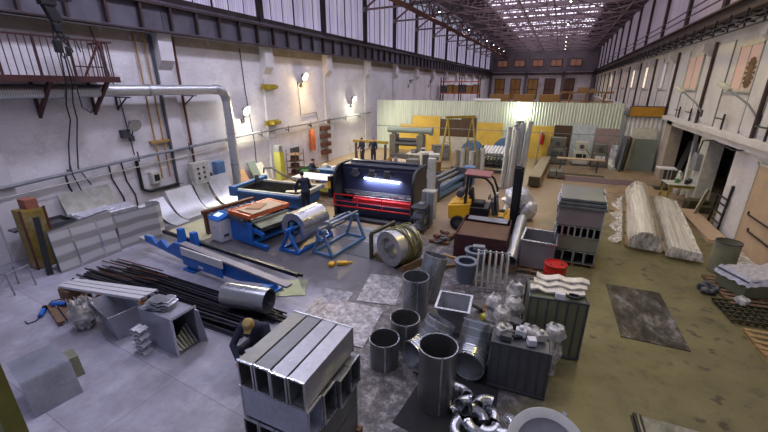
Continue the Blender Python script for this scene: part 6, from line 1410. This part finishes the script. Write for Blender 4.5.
# ================================================================== PEOPLE
def limb(m, pts, rs, seg=12):
    pts = [V(p) for p in pts]
    m.tube(pts, rs, seg)
    for p, r in zip(pts, rs): m.blob(p, r*1.0, 12, 8)
def hand(m, w, d, s, curl=.5):
    d = V(d).normalized(); s = (V(s)-d*V(s).dot(d)).normalized(); nrm = d.cross(s)
    m.boxc(w+d*.05, (.01, .01, .01)); limb(m, [w, w+d*.03, w+d*.085], [.026, .034, .03], 10)
    limb(m, [w+d*.05-s*.025, w+d*.05+s*.025], [.022, .022], 10)
    for k, (o, L) in enumerate(zip((-.033, -.011, .011, .031), (.066, .078, .074, .058))):
        a = w+d*.085+s*o; b_ = a+d*L*.5-nrm*L*.12; c = b_+d*L*.42*(1-curl*.4)-nrm*L*.4*curl
        limb(m, [a, b_, c], [.0105, .0095, .0085], 8)
    a = w+d*.03-s*.03; b_ = a+d*.03-s*.03; limb(m, [a, b_, b_+d*.035-nrm*.012], [.013, .0115, .01], 8)
def remesh(o, v, sm=3):
    r = o.modifiers.new('remesh', 'REMESH'); r.mode = 'VOXEL'; r.voxel_size = v; r.use_smooth_shade = True
    if sm: s = o.modifiers.new('smooth', 'SMOOTH'); s.iterations = sm; s.factor = .5
def person(lab, loc, rz, J, headdir=(0, 1, 0), cap=None, group=None):
    """J: joint positions in local metres, person facing +Y"""
    t = T('person', lab, 'person', loc, rz)
    j = {k: V(v) for k, v in J.items()}
    hd = V(headdir).normalized(); hc = j['head']; up = (hc-j['neck']).normalized(); side = hd.cross(up).normalized(); hd = up.cross(side)
    m = M()
    hipc = (j['hipL']+j['hipR'])/2; shc = (j['shL']+j['shR'])/2; mid = hipc.lerp(shc, .5)
    limb(m, [hipc, mid, shc-(shc-hipc)*.12], [.13, .115, .135]); limb(m, [j['hipL'], j['hipR']], [.1, .1]); limb(m, [j['shL'], shc, j['shR']], [.06, .085, .06])
    limb(m, [shc, j['neck'], hc-up*.05], [.07, .055, .055])
    m.blob(hc+up*.02, (.078, .095, .105), 16, 12)
    limb(m, [hc-up*.07+hd*.03, hc-up*.085+hd*.06], [.055, .04])
    limb(m, [hc+up*.005+hd*.09, hc-up*.03+hd*.112], [.012, .018], 8)                       # nose
    for s_ in (-1, 1):
        m.blob(hc+side*s_*.08-up*.005, (.014, .028, .034), 10, 8); m.blob(hc+side*s_*.033+hd*.088+up*.035, .014, 8, 6)   # ears, brows
    limb(m, [hc-up*.065+hd*.094-side*.02, hc-up*.065+hd*.094+side*.02], [.009, .009], 8)   # lips
    for S in 'LR':
        sg = 1 if S == 'L' else -1
        limb(m, [j['sh'+S], j['el'+S], j['wr'+S]], [.055, .044, .03])
        hand(m, j['wr'+S], j.get('hd'+S, j['wr'+S]-j['el'+S]), side*(1 if S == 'R' else -1)*-1)
        limb(m, [j['hip'+S], j['kn'+S], j['an'+S]], [.088, .062, .042])
        f = V(J.get('ft', (0, 1, 0))).normalized(); limb(m, [j['an'+S]-f*.04-V((0, 0, .05)), j['an'+S]+f*.15-V((0, 0, .06))], [.042, .036])
    o = mk('body', m, 'skin', t, ang=180); remesh(o, .0085)
    m = M()
    limb(m, [hipc, mid, shc-(shc-hipc)*.1], [.155, .142, .16]); limb(m, [j['hipL'], j['hipR']], [.122, .122]); limb(m, [j['shL'], shc, j['shR']], [.082, .1, .082])
    for S in 'LR': limb(m, [j['sh'+S], j['el'+S]], [.078, .066]); limb(m, [j['el'+S], j['el'+S].lerp(j['wr'+S], .92)], [.066, .048])
    limb(m, [shc, shc.lerp(j['neck'], .6)], [.1, .075])
    o = mk('jacket', m, 'cloth', t, ang=180); remesh(o, .014, 2)
    m = M(); limb(m, [j['hipL'], j['hipR']], [.124, .124])
    for S in 'LR': limb(m, [j['hip'+S], j['kn'+S], j['kn'+S].lerp(j['an'+S], .95)], [.112, .083, .068])
    o = mk('trousers', m, 'cloth', t, ang=180); remesh(o, .014, 2)
    for S in 'LR':
        f = V(J.get('ft', (0, 1, 0))).normalized(); m = M(); limb(m, [j['an'+S]-f*.05-V((0, 0, .045)), j['an'+S]+f*.17-V((0, 0, .055))], [.055, .048]); o = mk('shoe', m, 'black', t, ang=180); remesh(o, .012, 2)
    rot = V((0, 0, 1)).rotation_difference(up).to_matrix()
    m = M()
    if cap:
        m.lathe([(.102, 0), (.108, .03), (.1, .08), (.07, .12), (0, .135)], hc+up*.01, 24, up)
        m.prism([hc+up*.025+hd*.08+side*.08, hc+up*.02+hd*.17+side*.05, hc+up*.02+hd*.18-side*.05, hc+up*.025+hd*.08-side*.08], up*.012)
        mk('cap', m, cap, t)
    m = M(); m.blob(hc+up*.035-hd*.02, (.088, .1, .1), 16, 10); o = mk('hair', m, 'hair', t, ang=180)
    return t
stand = dict(hipL=(-.09, 0, .93), hipR=(.09, 0, .93), knL=(-.1, .03, .5), knR=(.1, .02, .5), anL=(-.11, -.01, .1), anR=(.11, -.03, .1),
             shL=(-.19, .02, 1.42), shR=(.19, .02, 1.42), neck=(0, .03, 1.5), head=(0, .06, 1.64),
             elL=(-.24, .04, 1.14), elR=(.24, .04, 1.14), wrL=(-.22, .22, .98), wrR=(.22, .22, .98))
J = dict(stand); J.update(shL=(-.19, .14, 1.4), shR=(.19, .14, 1.4), neck=(0, .18, 1.48), head=(0, .24, 1.62), elL=(-.28, .34, 1.12), wrL=(-.2, .52, .84), elR=(.27, .1, 1.1), wrR=(.2, .3, .98), hdL=(0, .6, -.6))
t = person('person in navy workwear with dark hair leaning over the blue cutting table', (-9.28, 12.45, 0), R(62), J, headdir=(0, .8, -.45))
J = dict(stand); J.update(hipL=(-.09, -.12, .52), hipR=(.09, -.12, .52), knL=(-.13, .3, .5), knR=(.13, .3, .5), anL=(-.13, .28, .1), anR=(.13, .3, .1), shL=(-.19, -.02, 1.0), shR=(.19, -.02, 1.0), neck=(0, .02, 1.08), head=(0, .07, 1.21), elL=(-.25, .08, .74), elR=(.25, .08, .74), wrL=(-.18, .32, .78), wrR=(.18, .32, .78))
t = person('person in dark blue workwear seated at the blue workbench', (-12.12, 17.05, 0), R(-75), J, headdir=(0, .8, -.5))
person('person in dark workwear, left of two standing behind the cream table', (-12.15, 23.2, 0), R(160), stand, headdir=(.2, .8, -.4))
J = dict(stand); J.update(elR=(.3, .12, 1.2), wrR=(.3, .38, 1.22))
person('person in dark workwear, right of two standing behind the cream table', (-11.35, 23.35, 0), R(200), J, headdir=(0, .8, -.5))
J = dict(hipL=(-.11, -.12, .34), hipR=(.11, -.12, .34), knL=(-.2, .26, .46), knR=(.2, .26, .46), anL=(-.17, .06, .1), anR=(.17, .06, .1), shL=(-.2, .06, .76), shR=(.2, .06, .76), neck=(0, .13, .82), head=(0, .22, .92), elL=(-.3, .22, .54), elR=(.3, .24, .54), wrL=(-.16, .42, .4), wrR=(.16, .44, .4))
J = {k: tuple(c*1.14 for c in v) if k not in ('anL', 'anR') else v for k, v in J.items()}
person('person in navy jacket and khaki cap crouching behind the foreground duct stack', (-4.7, 4.42, 0), R(205), J, headdir=(0, .75, -.6), cap='cap')
# ================================================================== LAMPS
MT['bulb_c'] = emit('cool_bulb', 'f4f6ff', 12.); MT['bulb_y'] = emit('yellow_bulb', 'fff3c0', 12.)
def highbay(x, y, lab, yel, e):
    t = T('high_bay_lamp', lab, 'pendant lamp', (x, y, 11.2), 0, 'high bay lamps in the roof')
    mk('shade', M().lathe([(.06, .35), (.1, .3), (.3, .02), (.31, 0), (.3, 0), (.09, .28)], seg=24), 'dgrey', t)
    mk('bulb', M().blob((0, 0, .1), (.09, .09, .13), 12, 8), 'bulb_y' if yel else 'bulb_c', t)
    mk('rod', M().bar((0, 0, .34), (0, 0, .86), .03), 'dgrey', t)
    lamp('SPOT', (x, y, 11.15), e*(1.5 if y < 12 and not yel else 1), 'f3dd72' if yel else 'e4e4ff', .35, (0, 0, 0), 'high_bay_light', 150)
nm = ['nearest', 'second', 'third', 'fourth', 'fifth', 'sixth', 'seventh', 'eighth', 'ninth', 'farthest']
for i, y in enumerate((5, 11, 17, 23, 35, 47, 59, 65, 71, 77)):  # far lamps belong to the hall; unseen near ones are added to light the floor
    highbay(-10.5, y, nm[i]+' in the left row of lit roof lamps, near ones added for light', False, HB_L)
    if i > 0: highbay(2.6 if y < 30 else -.2, y, nm[i-1]+' in the right row of lit roof lamps, near ones added for light', True, HB_R)
# light of the wall floodlights and of the press brake tube
for (y, z, c, e) in ((14.95, 3.95, 'fdf6d8', FL), (20.15, 5.68, 'ffdc98', FL*1.2), (26.37, 4.2, 'fbf6d4', FL)):
    lamp('SPOT', (XL+.5, y, z-.05), e, c, .12, (R(18), R(52), 0) if 0 else Euler((0, R(-52), 0)), 'floodlight_beam', 165)
    lamp('POINT', (XL+.5, y, z), FL*.2, c, .15, None, 'floodlight_spill')
lamp('POINT', (-2.31, 29.65, 3.45), FL*.16, 'f4ffd8', .12, None, 'partition_lamp_light')
d = bpy.data.lights.new('tube_light', 'AREA'); d.shape = 'RECTANGLE'; d.size = 1.5; d.size_y = .06; d.energy = 60; d.color = (.8, .87, 1)
o = bpy.data.objects.new('tube_light', d); COL.objects.link(o); o.location = (-6.0, 13.03, 1.55); o.rotation_euler = (R(30), 0, R(2))
